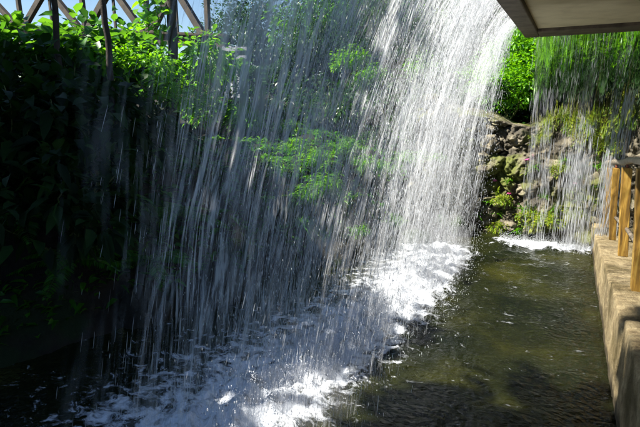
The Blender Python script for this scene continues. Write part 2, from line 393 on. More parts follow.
def on_ground(p, sink=.03): return (p[0], p[1], float(gz(np.array([p[0]]), np.array([p[1]]))[0])-sink)

# ------------------------------------------------------------------ pool water
def lip_land(Y):  # where the main curtain lands
    return -.72-.857*(.95+.70*np.clip((6-Y)/4, 0, 1))
def wave(x, y):
    h = (fbm(x*1.6+3, y*2.2, seed=21, oct=3)-.5)*.055 + (fbm(x*5, y*8+2, seed=31, oct=3)-.5)*.028 + (fbm(x*14, y*19, seed=41, oct=2)-.5)*.008
    a = np.exp(-((x-lip_land(y)+.15)/.6)**2)*(y < 8.6)
    b = np.exp(-((y-9.25)/.25)**2)*(x > -1.1)
    turb = np.clip(a+b*.7, 0, 1)
    return h*(1+.4*turb) + turb*(fbm(x*6, y*6, seed=51, oct=4)-.42)*.26
px = np.arange(-7.2, .66, .025); py = np.concatenate([np.arange(-6, 1.5, .12), np.arange(1.5, 10.9, .03)])
PX, PY = np.meshgrid(px, py, indexing='ij'); PZ = wave(PX, PY)
PZ[PX > .6] *= .3
me = mesh_np('water', np.stack([PX.ravel(), PY.ravel(), PZ.ravel()], 1), [grid_faces(len(px), len(py))])
m, nt, out = newmat('pool_water'); N = NT(nt)
tc = N.n('ShaderNodeTexCoord'); nz = N.n('ShaderNodeTexNoise'); nz.inputs['Scale'].default_value = .9; nz.inputs['Detail'].default_value = 5
N.l(tc.outputs['Object'], nz.inputs['Vector'])
r = ramp(N, nz.outputs[0], [(.35, (.005, .007, .003)), (.52, (.012, .014, .004)), (.72, (.034, .034, .006))])
p = N.n('ShaderNodeBsdfPrincipled'); p.inputs['Roughness'].default_value = .06; p.inputs['IOR'].default_value = 1.33
N.l(r.outputs[0], p.inputs['Base Color'])
mp = N.n('ShaderNodeMapping'); mp.inputs['Scale'].default_value = (15, 20, 15); N.l(tc.outputs['Object'], mp.inputs[0])
n2 = N.n('ShaderNodeTexNoise'); n2.inputs['Scale'].default_value = 1; n2.inputs['Detail'].default_value = 4; N.l(mp.outputs[0], n2.inputs['Vector'])
b = N.n('ShaderNodeBump'); b.inputs['Strength'].default_value = 1; b.inputs['Distance'].default_value = .035; N.l(n2.outputs[0], b.inputs['Height']); N.l(b.outputs[0], p.inputs['Normal'])
N.l(p.outputs[0], out.inputs[0])
tag(obj('water', me, m), kind='structure')

# foam: lacy white sheet riding on the waves, with a coverage attribute from the splash lines
def coverage(x, y):
    dx = x-lip_land(y)
    wl = .60+.25*np.clip((7-y)/4, 0, 1); wr = .30+.10*np.clip((7-y)/4, 0, 1)
    wl = wl*1.6
    a = np.where(dx < 0, np.exp(-(dx/wl)**2), np.exp(-(dx/wr)**2))
    a = a*np.clip((8.9-y)/.6, 0, 1)*(1+.35*np.clip((y-6)/2, 0, 1))
    b = np.exp(-((y-9.3)/.22)**2)*np.clip((x+1.15)/.4, 0, 1)*1.1
    return np.clip(a+b, 0, 1.2)
fx = np.arange(-5.2, .59, .025); fy = np.arange(1.5, 10.1, .03)
FX, FY = np.meshgrid(fx, fy, indexing='ij'); FZ = wave(FX, FY)+.006; CV = coverage(FX, FY)
FZ = FZ + np.clip(CV-.35, 0, 1)*(fbm(FX*16, FY*16, seed=61, oct=4)-.3)*.13
me = mesh_np('foam', np.stack([FX.ravel(), FY.ravel(), FZ.ravel()], 1), [grid_faces(len(fx), len(fy))])
at = me.attributes.new('cover', 'FLOAT', 'POINT'); at.data.foreach_set('value', CV.ravel().astype(np.float32))
m, nt, out = newmat('white_foam'); N = NT(nt)
tc = N.n('ShaderNodeTexCoord'); av = N.n('ShaderNodeAttribute', attribute_name='cover')
ds = N.n('ShaderNodeTexNoise'); ds.inputs['Scale'].default_value = 2.5; ds.inputs['Detail'].default_value = 3; N.l(tc.outputs['Object'], ds.inputs['Vector'])
vm = N.n('ShaderNodeMix', data_type='RGBA', blend_type='LINEAR_LIGHT'); vm.inputs[0].default_value = .25; N.l(tc.outputs['Object'], vm.inputs[6]); N.l(ds.outputs['Color'], vm.inputs[7])
mp = N.n('ShaderNodeMapping'); mp.inputs['Scale'].default_value = (1, 1.5, 1); N.l(vm.outputs[2], mp.inputs[0])
n1 = N.n('ShaderNodeTexNoise'); n1.inputs['Scale'].default_value = 6; n1.inputs['Detail'].default_value = 9; n1.inputs['Roughness'].default_value = .68; N.l(mp.outputs[0], n1.inputs['Vector'])
sb = N.n('ShaderNodeMath', operation='ADD'); N.l(n1.outputs[0], sb.inputs[0])
s1 = N.n('ShaderNodeMath', operation='MULTIPLY_ADD'); N.l(av.outputs['Fac'], s1.inputs[0]); s1.inputs[1].default_value = .33; s1.inputs[2].default_value = -.625
N.l(s1.outputs[0], sb.inputs[1])
mr = N.n('ShaderNodeMapRange'); N.l(sb.outputs[0], mr.inputs[0]); mr.inputs[1].default_value = 0; mr.inputs[2].default_value = .17; mr.inputs[3].default_value = 0; mr.inputs[4].default_value = .93
d = N.n('ShaderNodeBsdfPrincipled'); d.inputs['Base Color'].default_value = (.8, .84, .9, 1); d.inputs['Roughness'].default_value = .35
d.inputs['Subsurface Weight'].default_value = 0
bp = N.n('ShaderNodeBump'); bp.inputs['Strength'].default_value = .9; bp.inputs['Distance'].default_value = .03
n4 = N.n('ShaderNodeTexNoise'); n4.inputs['Scale'].default_value = 22; n4.inputs['Detail'].default_value = 6; N.l(tc.outputs['Object'], n4.inputs['Vector']); N.l(n4.outputs[0], bp.inputs['Height']); N.l(bp.outputs[0], d.inputs['Normal'])
tr = N.n('ShaderNodeBsdfTransparent'); c = N.n('ShaderNodeMixShader'); N.l(mr.outputs[0], c.inputs[0]); N.l(tr.outputs[0], c.inputs[1]); N.l(d.outputs[0], c.inputs[2]); N.l(c.outputs[0], out.inputs[0])
tag(obj('foam', me, m), 'white churning foam where the falling water strikes the pool', 'foam', kind='stuff')

# ------------------------------------------------------------------ waterfalls
G = 9.81
LIPX, LIPZ = -.70, 3.62
def vel(Y): return .92+.25*np.clip((6.5-Y)/5, 0, 1)
def sheet(v_off, seed, nu=150, nvv=40, y0=1.0, y1=7.95):
    u = np.linspace(y0, y1, nu); t = np.linspace(0, .86, nvv)
    U, T = np.meshgrid(u, t, indexing='ij')
    ruff = (fbm(U*2.3, U*0+seed, seed=seed, oct=3)-.5)
    V = (vel(U)+v_off)*(1+.7*ruff)
    X = LIPX-V*T+(fbm(U*3, T*7, seed=seed+15)-.5)*.13*T; Y = U+(fbm(U*1.3, T*2.5, seed=seed+5)-.5)*.4*T; Z = LIPZ-.5*G*T*T
    fall = .5*G*T*T
    return mesh_np('water_sheet', np.stack([X.ravel(), Y.ravel(), Z.ravel()], 1), [grid_faces(nu, nvv)], uv=np.stack([U.ravel(), fall.ravel()], 1))
wf = empty('waterfall', (LIPX, 4.6, LIPZ), 'tall white curtain of water pouring off the left edge of the concrete roof', 'waterfall')
def wchild(name, me, mat, root):
    o = obj(name, me, mat, root); o.location = tuple(-v for v in root.location); return o
for i, (vo, su, sv, lo, hi, am) in enumerate([(0.0, 50, 3.0, .45, .66, .72), (.3, 34, 2.0, .46, .68, .6), (-.22, 70, 4.2, .46, .66, .75), (.12, 13, .8, .38, .72, .5)]):
    wchild('water_sheet', sheet(vo, 100+i*7), veil_mat('water_film', su, sv, lo, hi, am, i*3.1), wf)

def strands(n, pos, dur, rad, seg=3):
    """pos(t) -> xyz arrays; each strand is a thin tapered three-sided thread along its own fall path"""
    t0, f = pos; rings = []
    for k in range(seg+1):
        s = k/seg; c = f(t0+dur*s); w = rad*(math.sin(math.pi*(.06+.88*s))**.7)
        for a in range(3):
            an = 2*math.pi*a/3+.4
            rings.append(c+np.stack([np.cos(an)*w, np.sin(an)*w, 0*w], 1))
    V = np.stack(rings, 1).reshape(-1, 3); m = 3*(seg+1); b = (np.arange(n)*m)[:, None]; q = []
    for k in range(seg):
        for a in range(3):
            a2 = (a+1) % 3; q.append(b+np.array([[3*k+a, 3*k+a2, 3*k+3+a2, 3*k+3+a]]))
    return V, [np.concatenate(q)]
def main_strands(n, dlo, dhi, rlo, rhi, seed, spread=.28, cut=.42, y0=1.35, y1=7.95, pw=.62):
    Y = y0+(y1-y0)*RNG.random(n*4)**pw; t0 = RNG.uniform(0, 1, n*4)**.75*.84
    v = (vel(Y)*(1+RNG.normal(0, spread, n*4)))
    v = np.clip(v, .5, 2.6)
    dens = .6*fbm(Y*5, t0*2+v*.6, seed=seed, oct=3)+.4*fbm(Y*1.4, v*3, t0, seed=seed+9, oct=2)-.03*np.clip((4.5-Y)/2.5, 0, 1)-.075*np.clip((Y-5.2)/1.2, 0, 1)
    keep = dens > cut+RNG.uniform(-.08, .1, n*4)
    Y, t0, v = Y[keep][:n], t0[keep][:n], v[keep][:n]; n = len(Y)
    dy = RNG.normal(0, .16, n); x0 = RNG.uniform(-.03, .03, n)
    def f(t): return np.stack([LIPX+x0-v*t, Y+dy*t, LIPZ-.5*G*t*t], 1)
    vz = G*np.maximum(t0, .12)+.4
    ln = RNG.uniform(dlo, dhi, n); dur = ln/vz
    dur = np.minimum(dur, np.maximum(.86-t0, .004))
    rad = RNG.uniform(rlo, rhi, n)*(.5+.5*RNG.random(n))
    return strands(n, (t0, f), dur, rad)
parts = [main_strands(26000, .02, .13, .0003, .0013, 77, cut=.46, pw=.85), main_strands(9000, .02, .18, .0005, .0022, 79, y0=2.4, pw=.9, cut=.49), main_strands(1300, .05, .24, .0012, .0040, 78, y0=2.5, cut=.52), main_strands(2500, .01, .06, .0010, .0028, 80, cut=.48)]
V, Fl = joinx(parts); o = wchild('falling_water', mesh_np('falling_water', V, Fl), M['strand'], wf); o['kind'] = 'stuff'
# droplets through and around the curtain and thrown up at its foot
def drops(P, r, stretch=1.0):
    n = len(P); base = np.array([[1, 0, 0], [-1, 0, 0], [0, 1, 0], [0, -1, 0], [0, 0, 1], [0, 0, -1]], float)
    st = np.ones((n, 1, 3)); st[:, :, 2] = np.broadcast_to(stretch, (n,))[:, None]
    V = P[:, None, :]+base[None]*r[:, None, None]*st
    Ft = np.array([[0, 2, 4], [2, 1, 4], [1, 3, 4], [3, 0, 4], [2, 0, 5], [1, 2, 5], [3, 1, 5], [0, 3, 5]])
    return V.reshape(-1, 3), [(np.arange(n)[:, None, None]*6+Ft[None]).reshape(-1, 3)]
n = 17000; Y = RNG.uniform(1.9, 8.0, n); t = RNG.uniform(.15, .85, n); v = vel(Y)*(1+RNG.normal(0, .45, n)); v = np.clip(v, .3, 3.2)
P1 = np.stack([LIPX-v*t, Y, LIPZ-.5*G*t*t], 1)
n2 = 22000; Y = 1.9+6.4*RNG.random(n2)**.7; X = lip_land(Y)-.1+RNG.normal(-.05, .26, n2); Z = np.abs(RNG.exponential(.10, n2))*(1+.9*np.clip((Y-6)/2, 0, 1))+.01
CP = []
for _ in range(260):   # splash crowns: arcs of beads thrown up from each point of impact
    y = 2.2+6.1*RNG.random()**.8; x = float(lip_land(np.array([y]))[0])-.1+RNG.normal(0, .2); hh = RNG.uniform(.04, .24); a0 = RNG.uniform(0, 6.28); q = RNG.uniform(.3, 1)
    for k in range(RNG.integers(8, 34)):
        f = RNG.random(); CP.append([x+math.cos(a0)*hh*.9*f+RNG.normal(0, .012), y+math.sin(a0)*hh*.9*f+RNG.normal(0, .012), .01+4*hh*f*(1-f*.8*q)*.8])
CP = np.array(CP)
V, Fl = joinx([drops(P1, RNG.uniform(.0007, .0028, n), RNG.uniform(1.2, 9, n)), drops(np.stack([X, Y, Z], 1), RNG.uniform(.0010, .0040, n2), RNG.uniform(1, 2.5, n2)), drops(CP, RNG.uniform(.002, .007, len(CP)), RNG.uniform(.6, 1.8, len(CP)))])
o = wchild('spray', mesh_np('spray', V, Fl), M['drop'], wf); o['kind'] = 'stuff'

# drifting mist at the foot of the fall
def puff(c, r):
    nu, nv = 20, 12
    a, b = np.meshgrid(np.linspace(0, 2*math.pi, nu), np.linspace(.02, math.pi-.02, nv), indexing='ij')
    x, y, z = np.cos(a)*np.sin(b), np.sin(a)*np.sin(b), np.cos(b)
    return np.stack([(c[0]+x*r[0]).ravel(), (c[1]+y*r[1]).ravel(), (c[2]+z*r[2]).ravel()], 1), [grid_faces(nu, nv)]
m, nt, out = newmat('fine_mist'); N = NT(nt); pv = N.n('ShaderNodeVolumePrincipled'); pv.inputs['Color'].default_value = (.95, .96, 1, 1); pv.inputs['Density'].default_value = .55; pv.inputs['Anisotropy'].default_value = .3
N.l(pv.outputs[0], out.inputs['Volume'])
def closed(c, r):
    import bmesh
    bm_ = bmesh.new(); bmesh.ops.create_icosphere(bm_, subdivisions=3, radius=1)
    V = np.array([v.co[:] for v in bm_.verts]); Ft = np.array([[v.index for v in f.verts] for f in bm_.faces]); bm_.free()
    V = V*(1+.3*(fbm(V[:, 0]*1.5+9+c[1], V[:, 1]*1.5+9, V[:, 2]*1.5+9, seed=88)-.5)[:, None])
    return V*np.array(r)+np.array(c), [Ft]
pf_ = []
for y, h_ in ((3.3, .20), (4.3, .22), (5.3, .26), (6.2, .34), (7.0, .45), (7.7, .55)):
    for q in range(2):
        pf_.append(closed((float(lip_land(np.array([y]))[0])-.1+RNG.normal(0, .1), y+RNG.normal(0, .1), h_*.55), (RNG.uniform(.35, .5)*(1 if q else .7), RNG.uniform(.45, .7), h_*(1 if q else .6))))
V, Fl = joinx(pf_)
o = wchild('mist', mesh_np('mist', V, Fl), m, wf); o['kind'] = 'stuff'

# second waterfall over the far edge of the roof
E0 = np.array([-.66, 8.31]); E1 = np.array([3.3, 7.75])
def edge(s): return E0[None]*(1-s[:, None])+E1[None]*s[:, None]
wf2 = empty('waterfall', (0, 8.3, LIPZ), 'thin clear film of water falling in front of the rock wall', 'waterfall')
nu, nvv = 120, 40
U, T = np.meshgrid(np.linspace(.03, .99, nu), np.linspace(0, .855, nvv), indexing='ij')
vv = 1.15+(fbm(U*12, U*0, seed=3)-.5)*.3
Exy = edge(U.ravel()); X = Exy[:, 0]; Yy = Exy[:, 1]+(vv*T).ravel()+.04; Z = (3.6-.5*G*T*T).ravel()
me = mesh_np('water_sheet', np.stack([X, Yy, Z], 1), [grid_faces(nu, nvv)], uv=np.stack([X, 3.6-Z], 1))
wchild('water_sheet', me, film_mat('clear_water_film'), wf2)
def fall2(n, ulo, uhi, tlo, thi, ll, lh, rlo, rhi, cut, seed):
    s = RNG.uniform(ulo, uhi, n*4); t0 = RNG.uniform(tlo, thi, n*4)
    k = fbm(s*30, t0*1.2, seed=seed, oct=3) > cut+RNG.uniform(-.06, .06, n*4)
    s, t0 = s[k][:n], t0[k][:n]; n = len(s)
    E = edge(s); v = 1.12+RNG.normal(0, .1, n); dx = RNG.normal(0, .04, n)
    def f(t): return np.stack([E[:, 0]+dx*t, E[:, 1]+.04+v*t, 3.6-.5*G*t*t], 1)
    dur = np.minimum(RNG.uniform(ll, lh, n)/(G*np.maximum(t0, .12)+.3), np.maximum(.857-t0, .004))
    return strands(n, (t0, f), dur, RNG.uniform(rlo, rhi, n))
V, Fl = joinx([fall2(1700, .04, .6, .62, .855, .08, .35, .0008, .0026, .5, 5), fall2(1500, .04, .6, .42, .7, .08, .3, .0008, .002, .54, 5), fall2(500, .02, .8, .05, .5, .05, .2, .0007, .0016, .55, 6), fall2(300, .12, .42, .58, .855, .1, .35, .002, .005, .55, 5), fall2(300, .22, .42, .45, .855, .1, .4, .001, .004, .5, 5)])
o = wchild('falling_water', mesh_np('falling_water', V, Fl), M['strand'], wf2); o['kind'] = 'stuff'
n2 = 5000; X = RNG.uniform(-.9, .58, n2); Y = 9.3+RNG.normal(0, .13, n2); Z = RNG.exponential(.05, n2)+.01
V, Fl = drops(np.stack([X, Y, Z], 1), RNG.uniform(.002, .005, n2)); o = wchild('spray', mesh_np('spray', V, Fl), M['drop'], wf2); o['kind'] = 'stuff'
# single arcing jet off the corner
t = np.linspace(0, .34, 14)
base = WY(509, 27, 8.2)
P = np.stack([base[0]-.45*t, base[1]+0*t, base[2]-.3*t-.5*G*t*t], 1)
js = [tube(P+RNG.normal(0, .006, P.shape)+RNG.normal(0, .01, 3), np.linspace(.006, .003, 14)*RNG.uniform(.5, 1.2), 5) for k in range(4)]
V, Fl = joinx(js)
tag(obj('water_jet', mesh_np('water_jet', V, Fl), M['strand']), 'single thin arc of water spouting beside the corner of the concrete roof', 'water jet')

# ------------------------------------------------------------------ roof slab overhead
roof = empty('concrete_roof', (1, 3, 3.42), 'flat concrete canopy roof overhead with pale recessed underside and dark rim', 'roof')
def poly_prism(pts, z0, z1):
    n = len(pts); V = np.array([[p[0], p[1], z] for z in (z0, z1) for p in pts])
    side = np.array([[i, (i+1) % n, n+(i+1) % n, n+i] for i in range(n)])
    return V, [side, np.arange(n)[None, ::-1], np.arange(n, 2*n)[None]]
def cyl_prism(a, b, c, d, z0, z1): return poly_prism([a, b, c, d], z0, z1)
bl = .20; bf = .62
def fy_(x, off=0): return E0[1]+(x-E0[0])/(E1[0]-E0[0])*(E1[1]-E0[1])-off
A = cyl_prism((-.68, -4), (-.68+bl, -4), (-.68+bl, fy_(-.48)), (-.68, fy_(-.68)), 3.42, 3.64)
B = cyl_prism((-.48, fy_(-.48, bf)), (5.5, fy_(5.5, bf)), (5.5, fy_(5.5)), (-.48, fy_(-.48)), 3.422, 3.638)
V, Fl = joinx([A, B]); bevel(wchild('rim', mesh_np('rim', V, Fl, smooth=False), M['slabm'], roof), .012)
V, Fl = cyl_prism((-.478, -4), (5.5, -4), (5.5, fy_(5.5, bf)), (-.478, fy_(-.478, bf)), 3.47, 3.62)
wchild('ceiling_panel', mesh_np('ceiling_panel', V, Fl, smooth=False), M['ceiling'], roof)
# thin dark joint strips across the panel
V, Fl = joinx([box(-.47, 5.4, y, y+.012, 3.464, 3.47) for y in (.5, 2.9, 5.3)]+[box(x, x+.012, -3.9, 7.0, 3.465, 3.469) for x in (1.9, 4.3)])
wchild('joint_strip', mesh_np('joint_strip', V, Fl, smooth=False), M['slabm'], roof)
# unseen rear wall added for darkness, and two pillars on the landward side
w = obj('added_back_wall', mesh_np('added_back_wall', *joinx([box(-.6, 5.5, -4.0, -3.75, .5, 3.42)]), smooth=False), M['slabm'])
tag(w, 'plain unseen concrete wall added behind the shelter to darken it', 'wall')
for k, y in enumerate((-1.5, 4.2)):
    c = obj('pillar', mesh_np('pillar', *joinx([box(3.1, 3.4, y, y+.3, -.2, 3.42)]), smooth=False), M['slabm']); bevel(c, .01)
    tag(c, ['square concrete pillar under the roof near the rear wall', 'square concrete pillar under the roof beside the stepped walk'][k], 'pillar', 'concrete pillars under the roof')

# ------------------------------------------------------------------ stepped walk beside the pool
walk = empty('stepped_walkway', (2, 4, 0), 'weathered concrete stepped walkway edge rising along the pool towards the viewer', 'walkway')
ys = [10.1, 9.55, 8.55, 7.22, 5.92, 4.62, 3.3, 2.0, .7, -.6, -3.7]; zs = [.335, .375, .44, .55, .66, .77, .88, .99, 1.1, 1.2]
for k in range(len(zs)):
    x0 = .6+(k % 2)*.006
    nx, ny, nz_ = 2, 60, 26
    # block: outer face (towards the pool) is a displaced grid so that the stone reads as worn
    y0, y1 = ys[k+1], ys[k]; z1 = zs[k]; depth = y1-y0
    b0 = box(x0+.012, 3.1, y0+.002, y1-.002, -.6, z1-.004)
    vs = []; ny = max(12, int(depth/.03)); nz_ = 34
    A1 = np.linspace(y0, y1, ny); 
    # profile round the top edge: up the face, over a worn arris, back across the tread
    prof = [(0, -.6)]+[(0, z) for z in np.linspace(-.3, z1-.03, 22)]+[(.003, z1-.012), (.012, z1-.003)]+[(d, z1) for d in np.linspace(.03, 2.4, 50)**1.0]
    prof = np.array(prof); Pn, An = np.meshgrid(np.arange(len(prof)), A1, indexing='ij')
    X = x0+prof[Pn, 0]; Z = prof[Pn, 1]; Yg = An
    edge_ = np.minimum(np.abs(Yg-y0), np.abs(Yg-y1)); rnd = np.clip(1-edge_/.035, 0, 1)**2*.016
    nn = (fbm(X*6, Yg*6, Z*6, oct=4, seed=200)-.5)*.018+(fbm(X*25, Yg*25, Z*25, oct=2, seed=210)-.5)*.008
    isf = (prof[Pn, 0] < .02).astype(float)
    X = X+isf*(nn+rnd); Z = Z-np.where(prof[Pn, 1] >= z1-.02, rnd+nn*.5, 0)
    grd = mesh_np('step', np.concatenate([np.stack([X.ravel(), Yg.ravel(), Z.ravel()], 1)]), [grid_faces(len(prof), ny)])
    V2, F2 = joinx([(np.stack([X.ravel(), Yg.ravel(), Z.ravel()], 1), [grid_faces(len(prof), ny)]), box(x0+.03, 3.1, y0+.004, y1-.004, -.6, z1-.035)])
    wchild('step', mesh_np('step', V2, F2), M['kerb'], walk)

# ------------------------------------------------------------------ railing: posts, pins, log rail, lower rails
rail = empty('railing', (.78, 8, .4), 'rustic railing of ochre square timber posts under a round grey log handrail', 'railing')
posts = [((.79, 9.73, .36), (.735, 9.73, 1.39), .105), ((.81, 8.61, .43), (.735, 8.61, 1.535), .105), ((.835, 7.37, .54), (.75, 7.37, 1.70), .125), ((.835, 5.72, .65), (.73, 5.72, 1.90), .15),
         ((.84, 4.2, .76), (.76, 4.2, 2.06), .14)]
for (a, b, w) in posts:
    w *= .9; a = np.array(a); b = np.array(b); nseg = 14; V = []
    for k in range(nseg+1):
        t = k/nseg; c = a*(1-t)+b*t+np.array([math.sin(t*5+a[1])*.004, math.cos(t*4+a[1])*.004, 0])
        for (sx, sy) in ((-1, -1), (1, -1), (1, 1), (-1, 1)):
            V.append(c+np.array([sx*w/2, sy*w/2, 0])+np.append(RNG.normal(0, .0015, 2), 0))
    q = [[4*k+i, 4*k+(i+1) % 4, 4*k+4+(i+1) % 4, 4*k+4+i] for k in range(nseg) for i in range(4)]+[[3, 2, 1, 0], [4*nseg, 4*nseg+1, 4*nseg+2, 4*nseg+3]]
    po = wchild('post', mesh_np('post', np.array(V), [np.array(q)], smooth=False), M['post'], rail); bevel(po, .008)
    pin = tube([b-[0, 0, .02], b+[0, 0, .05]], .016, 8); pn = obj('pin', mesh_np('pin', *pin), M['metal'], po)
pts = np.array([(.715, 10.12, 1.425), (.73, 9.73, 1.475), (.735, 8.61, 1.62), (.75, 7.37, 1.785), (.735, 5.72, 1.98), (.76, 4.2, 2.14), (.78, 2.8, 2.3)])
tt = np.linspace(0, len(pts)-1, 60); P = np.stack([np.interp(tt, np.arange(len(pts)), pts[:, i]) for i in range(3)], 1)
rr = .041+.006*np.sin(tt*5)+.004*np.sin(tt*11); P[:, 0] += .01*np.sin(tt*3); P[:, 2] += .008*np.sin(tt*4.3)
wchild('log_handrail', mesh_np('log_handrail', *tube(P, rr, 14)), M['log'], rail)
lr = []
for i in range(4):
    a, b = np.array(posts[i][0]), np.array(posts[i+1][0]); ta, tb = np.array(posts[i][1]), np.array(posts[i+1][1])
    z = .32
    lr = tube([a*(1-z)+ta*z+[.03, 0, 0], b*(1-z)+tb*z+[.03, 0, 0]], .026, 10)
    wchild('lower_rail', mesh_np('lower_rail', *lr), M['log'], rail)

# ------------------------------------------------------------------ rock wall behind the second fall
nu, nv = 420, 230
U, Vv = np.meshgrid(np.linspace(-2.6, 4.6, nu), np.linspace(-.35, 1, nv), indexing='ij')
top = 2.45+.25*np.sin(U*1.7)+.3*(fbm(U*1.5, U*0, seed=70)-.5)
Z = np.where(Vv < 0, Vv, Vv*top)
yb = np.interp(U, [-2.6, -1.7, -1.2, .6, 3.4, 4.6], [8.9, 9.75, 9.95, 10.0, 10.2, 10.4])
Yb = yb+.32*np.clip(Z, 0, 9)
d1, d2, idv = worley(U*2.0+5, Yb*2.0, Z*2.6, seed=300)
e1, e2, idw = worley(U*6, Yb*6, Z*7, seed=320)
disp = .20*np.clip((d2-d1)*2.2, 0, 1)**.6+.30*(idv-.5)+.08*np.clip((e2-e1)*2, 0, 1)**.6+.07*(idw-.5)+.34*(fbm(U*3, Yb*3, Z*3, seed=330, oct=5, gain=.6)-.5)+.16*(fbm(U*12, Yb*12, Z*12, seed=340, oct=4, gain=.65)-.5)
Y = Yb-disp+.12
topf = np.clip((Vv-.93)/.07, 0, 1); Y = Y+topf*.9; Z = Z-topf*.1+.12*(fbm(U*5, Yb*5, Z*5, seed=350)-.5)*np.clip(Vv*3, 0, 1)
me = mesh_np('rock_wall', np.stack([U.ravel(), Y.ravel(), Z.ravel()], 1), [grid_faces(nu, nv)])
tag(obj('rock_wall', me, M['rock']), 'craggy grey rock wall with mossy ledges at the far end of the pool', 'rock wall')
def rock_y(x, z):
    i = np.argmin(np.abs(np.linspace(-2.6, 4.6, nu)-x)); j = np.argmin(np.abs(me_Z[i]-z)); return float(me_Y[i, j])
me_Z, me_Y = Z, Y

# boulders at the foot of the planted bank
def boulder_mesh(seed, sx, sy, sz):
    nu, nv = 40, 24
    a, b = np.meshgrid(np.linspace(0, 2*math.pi, nu), np.linspace(.02, math.pi-.02, nv), indexing='ij')
    x, y, z = np.cos(a)*np.sin(b), np.sin(a)*np.sin(b), np.cos(b)
    r = 1+.7*(fbm(x*1.6+9, y*1.6+9, z*1.6+9, seed=seed)-.5)+.16*(fbm(x*7+9, y*7+9, z*7+9, seed=seed+3)-.5)
    d1, d2, i = worley(x*1.7+4, y*1.7+4, z*1.7+4, seed=seed+7); r = r+.15*(d2-d1)
    return mesh_np('boulder', np.stack([(x*r*sx).ravel(), (y*r*sy).ravel(), (z*r*sz).ravel()], 1), [grid_faces(nu, nv)])
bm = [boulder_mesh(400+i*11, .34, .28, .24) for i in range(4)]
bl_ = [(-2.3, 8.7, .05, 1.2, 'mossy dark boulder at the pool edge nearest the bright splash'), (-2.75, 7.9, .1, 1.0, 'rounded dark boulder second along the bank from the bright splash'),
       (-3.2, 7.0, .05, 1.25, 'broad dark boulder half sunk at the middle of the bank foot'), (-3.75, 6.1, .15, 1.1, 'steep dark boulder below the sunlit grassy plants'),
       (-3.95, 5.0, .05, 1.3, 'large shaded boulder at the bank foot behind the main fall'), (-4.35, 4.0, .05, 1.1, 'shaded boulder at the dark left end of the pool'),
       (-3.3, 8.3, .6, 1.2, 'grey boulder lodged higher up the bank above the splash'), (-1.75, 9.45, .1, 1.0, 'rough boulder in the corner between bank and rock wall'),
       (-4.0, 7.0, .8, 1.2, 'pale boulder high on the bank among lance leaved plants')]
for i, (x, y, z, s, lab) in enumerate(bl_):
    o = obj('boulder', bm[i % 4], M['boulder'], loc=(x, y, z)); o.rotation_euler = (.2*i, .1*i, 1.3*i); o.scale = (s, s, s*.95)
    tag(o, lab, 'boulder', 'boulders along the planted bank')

# ------------------------------------------------------------------ planting prototypes
def bush(nc, k, rad, size, L, W, mat, name='bush', label='', cat='bush', droop=.3, stems=8, zc=None):
    zc = rad[2]*.8 if zc is None else zc
    P, D, C = clumped(nc, k, rad, size); n = len(P)
    V, Fl = leaves(P+[0, 0, zc], D, RNG.uniform(.65, 1.25, n)*L, RNG.uniform(.8, 1.2, n)*W, droop)
    root = empty(name, (0, 0, 0), label, cat)
    obj('foliage', mesh_np('foliage', V, Fl), mat, root)
    idx = RNG.choice(len(C), stems, replace=False)
    V, Fl = joinx([limb((RNG.normal(0, .05), RNG.normal(0, .05), -.1), C[i]+[0, 0, zc], .016, .005, 6, .1, 5) for i in idx])
    obj('stems', mesh_np('stems', V, Fl), M['twig'], root)
    root.location = (0, 0, -500)
    return root
def rosette(n, L, W, arch, mat, name, label, cat, tilt=(.35, .95), flower=False, seg=5):
    D = rdir(n, *tilt); root = empty(name, (0, 0, -500), label, cat)
    V, Fl = blades(RNG.normal(0, .015, (n, 3)), D, RNG.uniform(.6, 1.1, n)*L, RNG.uniform(.8, 1.2, n)*W, RNG.uniform(.5, 1.2, n)*arch, seg)
    obj('leaves', mesh_np('leaves', V, Fl), mat, root)
    if flower:
        st = limb((0, 0, 0), (.03, -.05, L*.75), .005, .004, 5, .05, 5)
        obj('stem', mesh_np('stem', *joinx([st])), M['twig'], root)
        c = np.array([.03, -.05, L*.78]); k = 10
        V, Fl = leaves(np.tile(c, (k, 1)), rdir(k, -.3, .9), .055, .034, .2); obj('flower', mesh_np('flower', V, Fl), M['flower'], root)
    return root
def fern(nf, L, mat, name, label, npin=26, pl=.16, pw=.035):
    root = empty(name, (0, 0, -500), label, 'fern'); Pp = []; Dp = []; Lp = []; st = []
    for i in range(nf):
        a = RNG.uniform(0, 6.283); el = RNG.uniform(.35, 1.1); d = np.array([math.cos(a)*math.cos(el), math.sin(a)*math.cos(el), math.sin(el)]); l = L*RNG.uniform(.7, 1.15)
        t = np.linspace(0, 1, 12); hd = np.array([math.cos(a), math.sin(a), 0])
        C = d*l*t[:, None]+(hd*.35-np.array([0, 0, .75]))*l*(t**2)[:, None]*.8
        st.append(tube(C, np.linspace(.006, .002, 12), 4))
        s = np.cross(d, [0, 0, 1]); s /= np.linalg.norm(s)
        for q in np.linspace(.12, .98, npin):
            c = np.array([np.interp(q, t, C[:, j]) for j in range(3)]); tg = np.array([np.interp(min(q+.05, 1), t, C[:, j])-np.interp(q-.05, t, C[:, j]) for j in range(3)]); tg /= np.linalg.norm(tg)
            for sg in (-1, 1):
                Pp.append(c); Dp.append(s*sg+tg*.55+[0, 0, -.15]); Lp.append(pl*l*(math.sin(math.pi*min(1, q*.85+.12))**.8)*RNG.uniform(.85, 1.1)*1.4)
    V, Fl = leaves(np.array(Pp), np.array(Dp), np.array(Lp), pw*L*1.2, .2)
    obj('fronds', mesh_np('fronds', V, Fl), mat, root); obj('stems', mesh_np('stems', *joinx(st)), M['twig'], root)
    return root
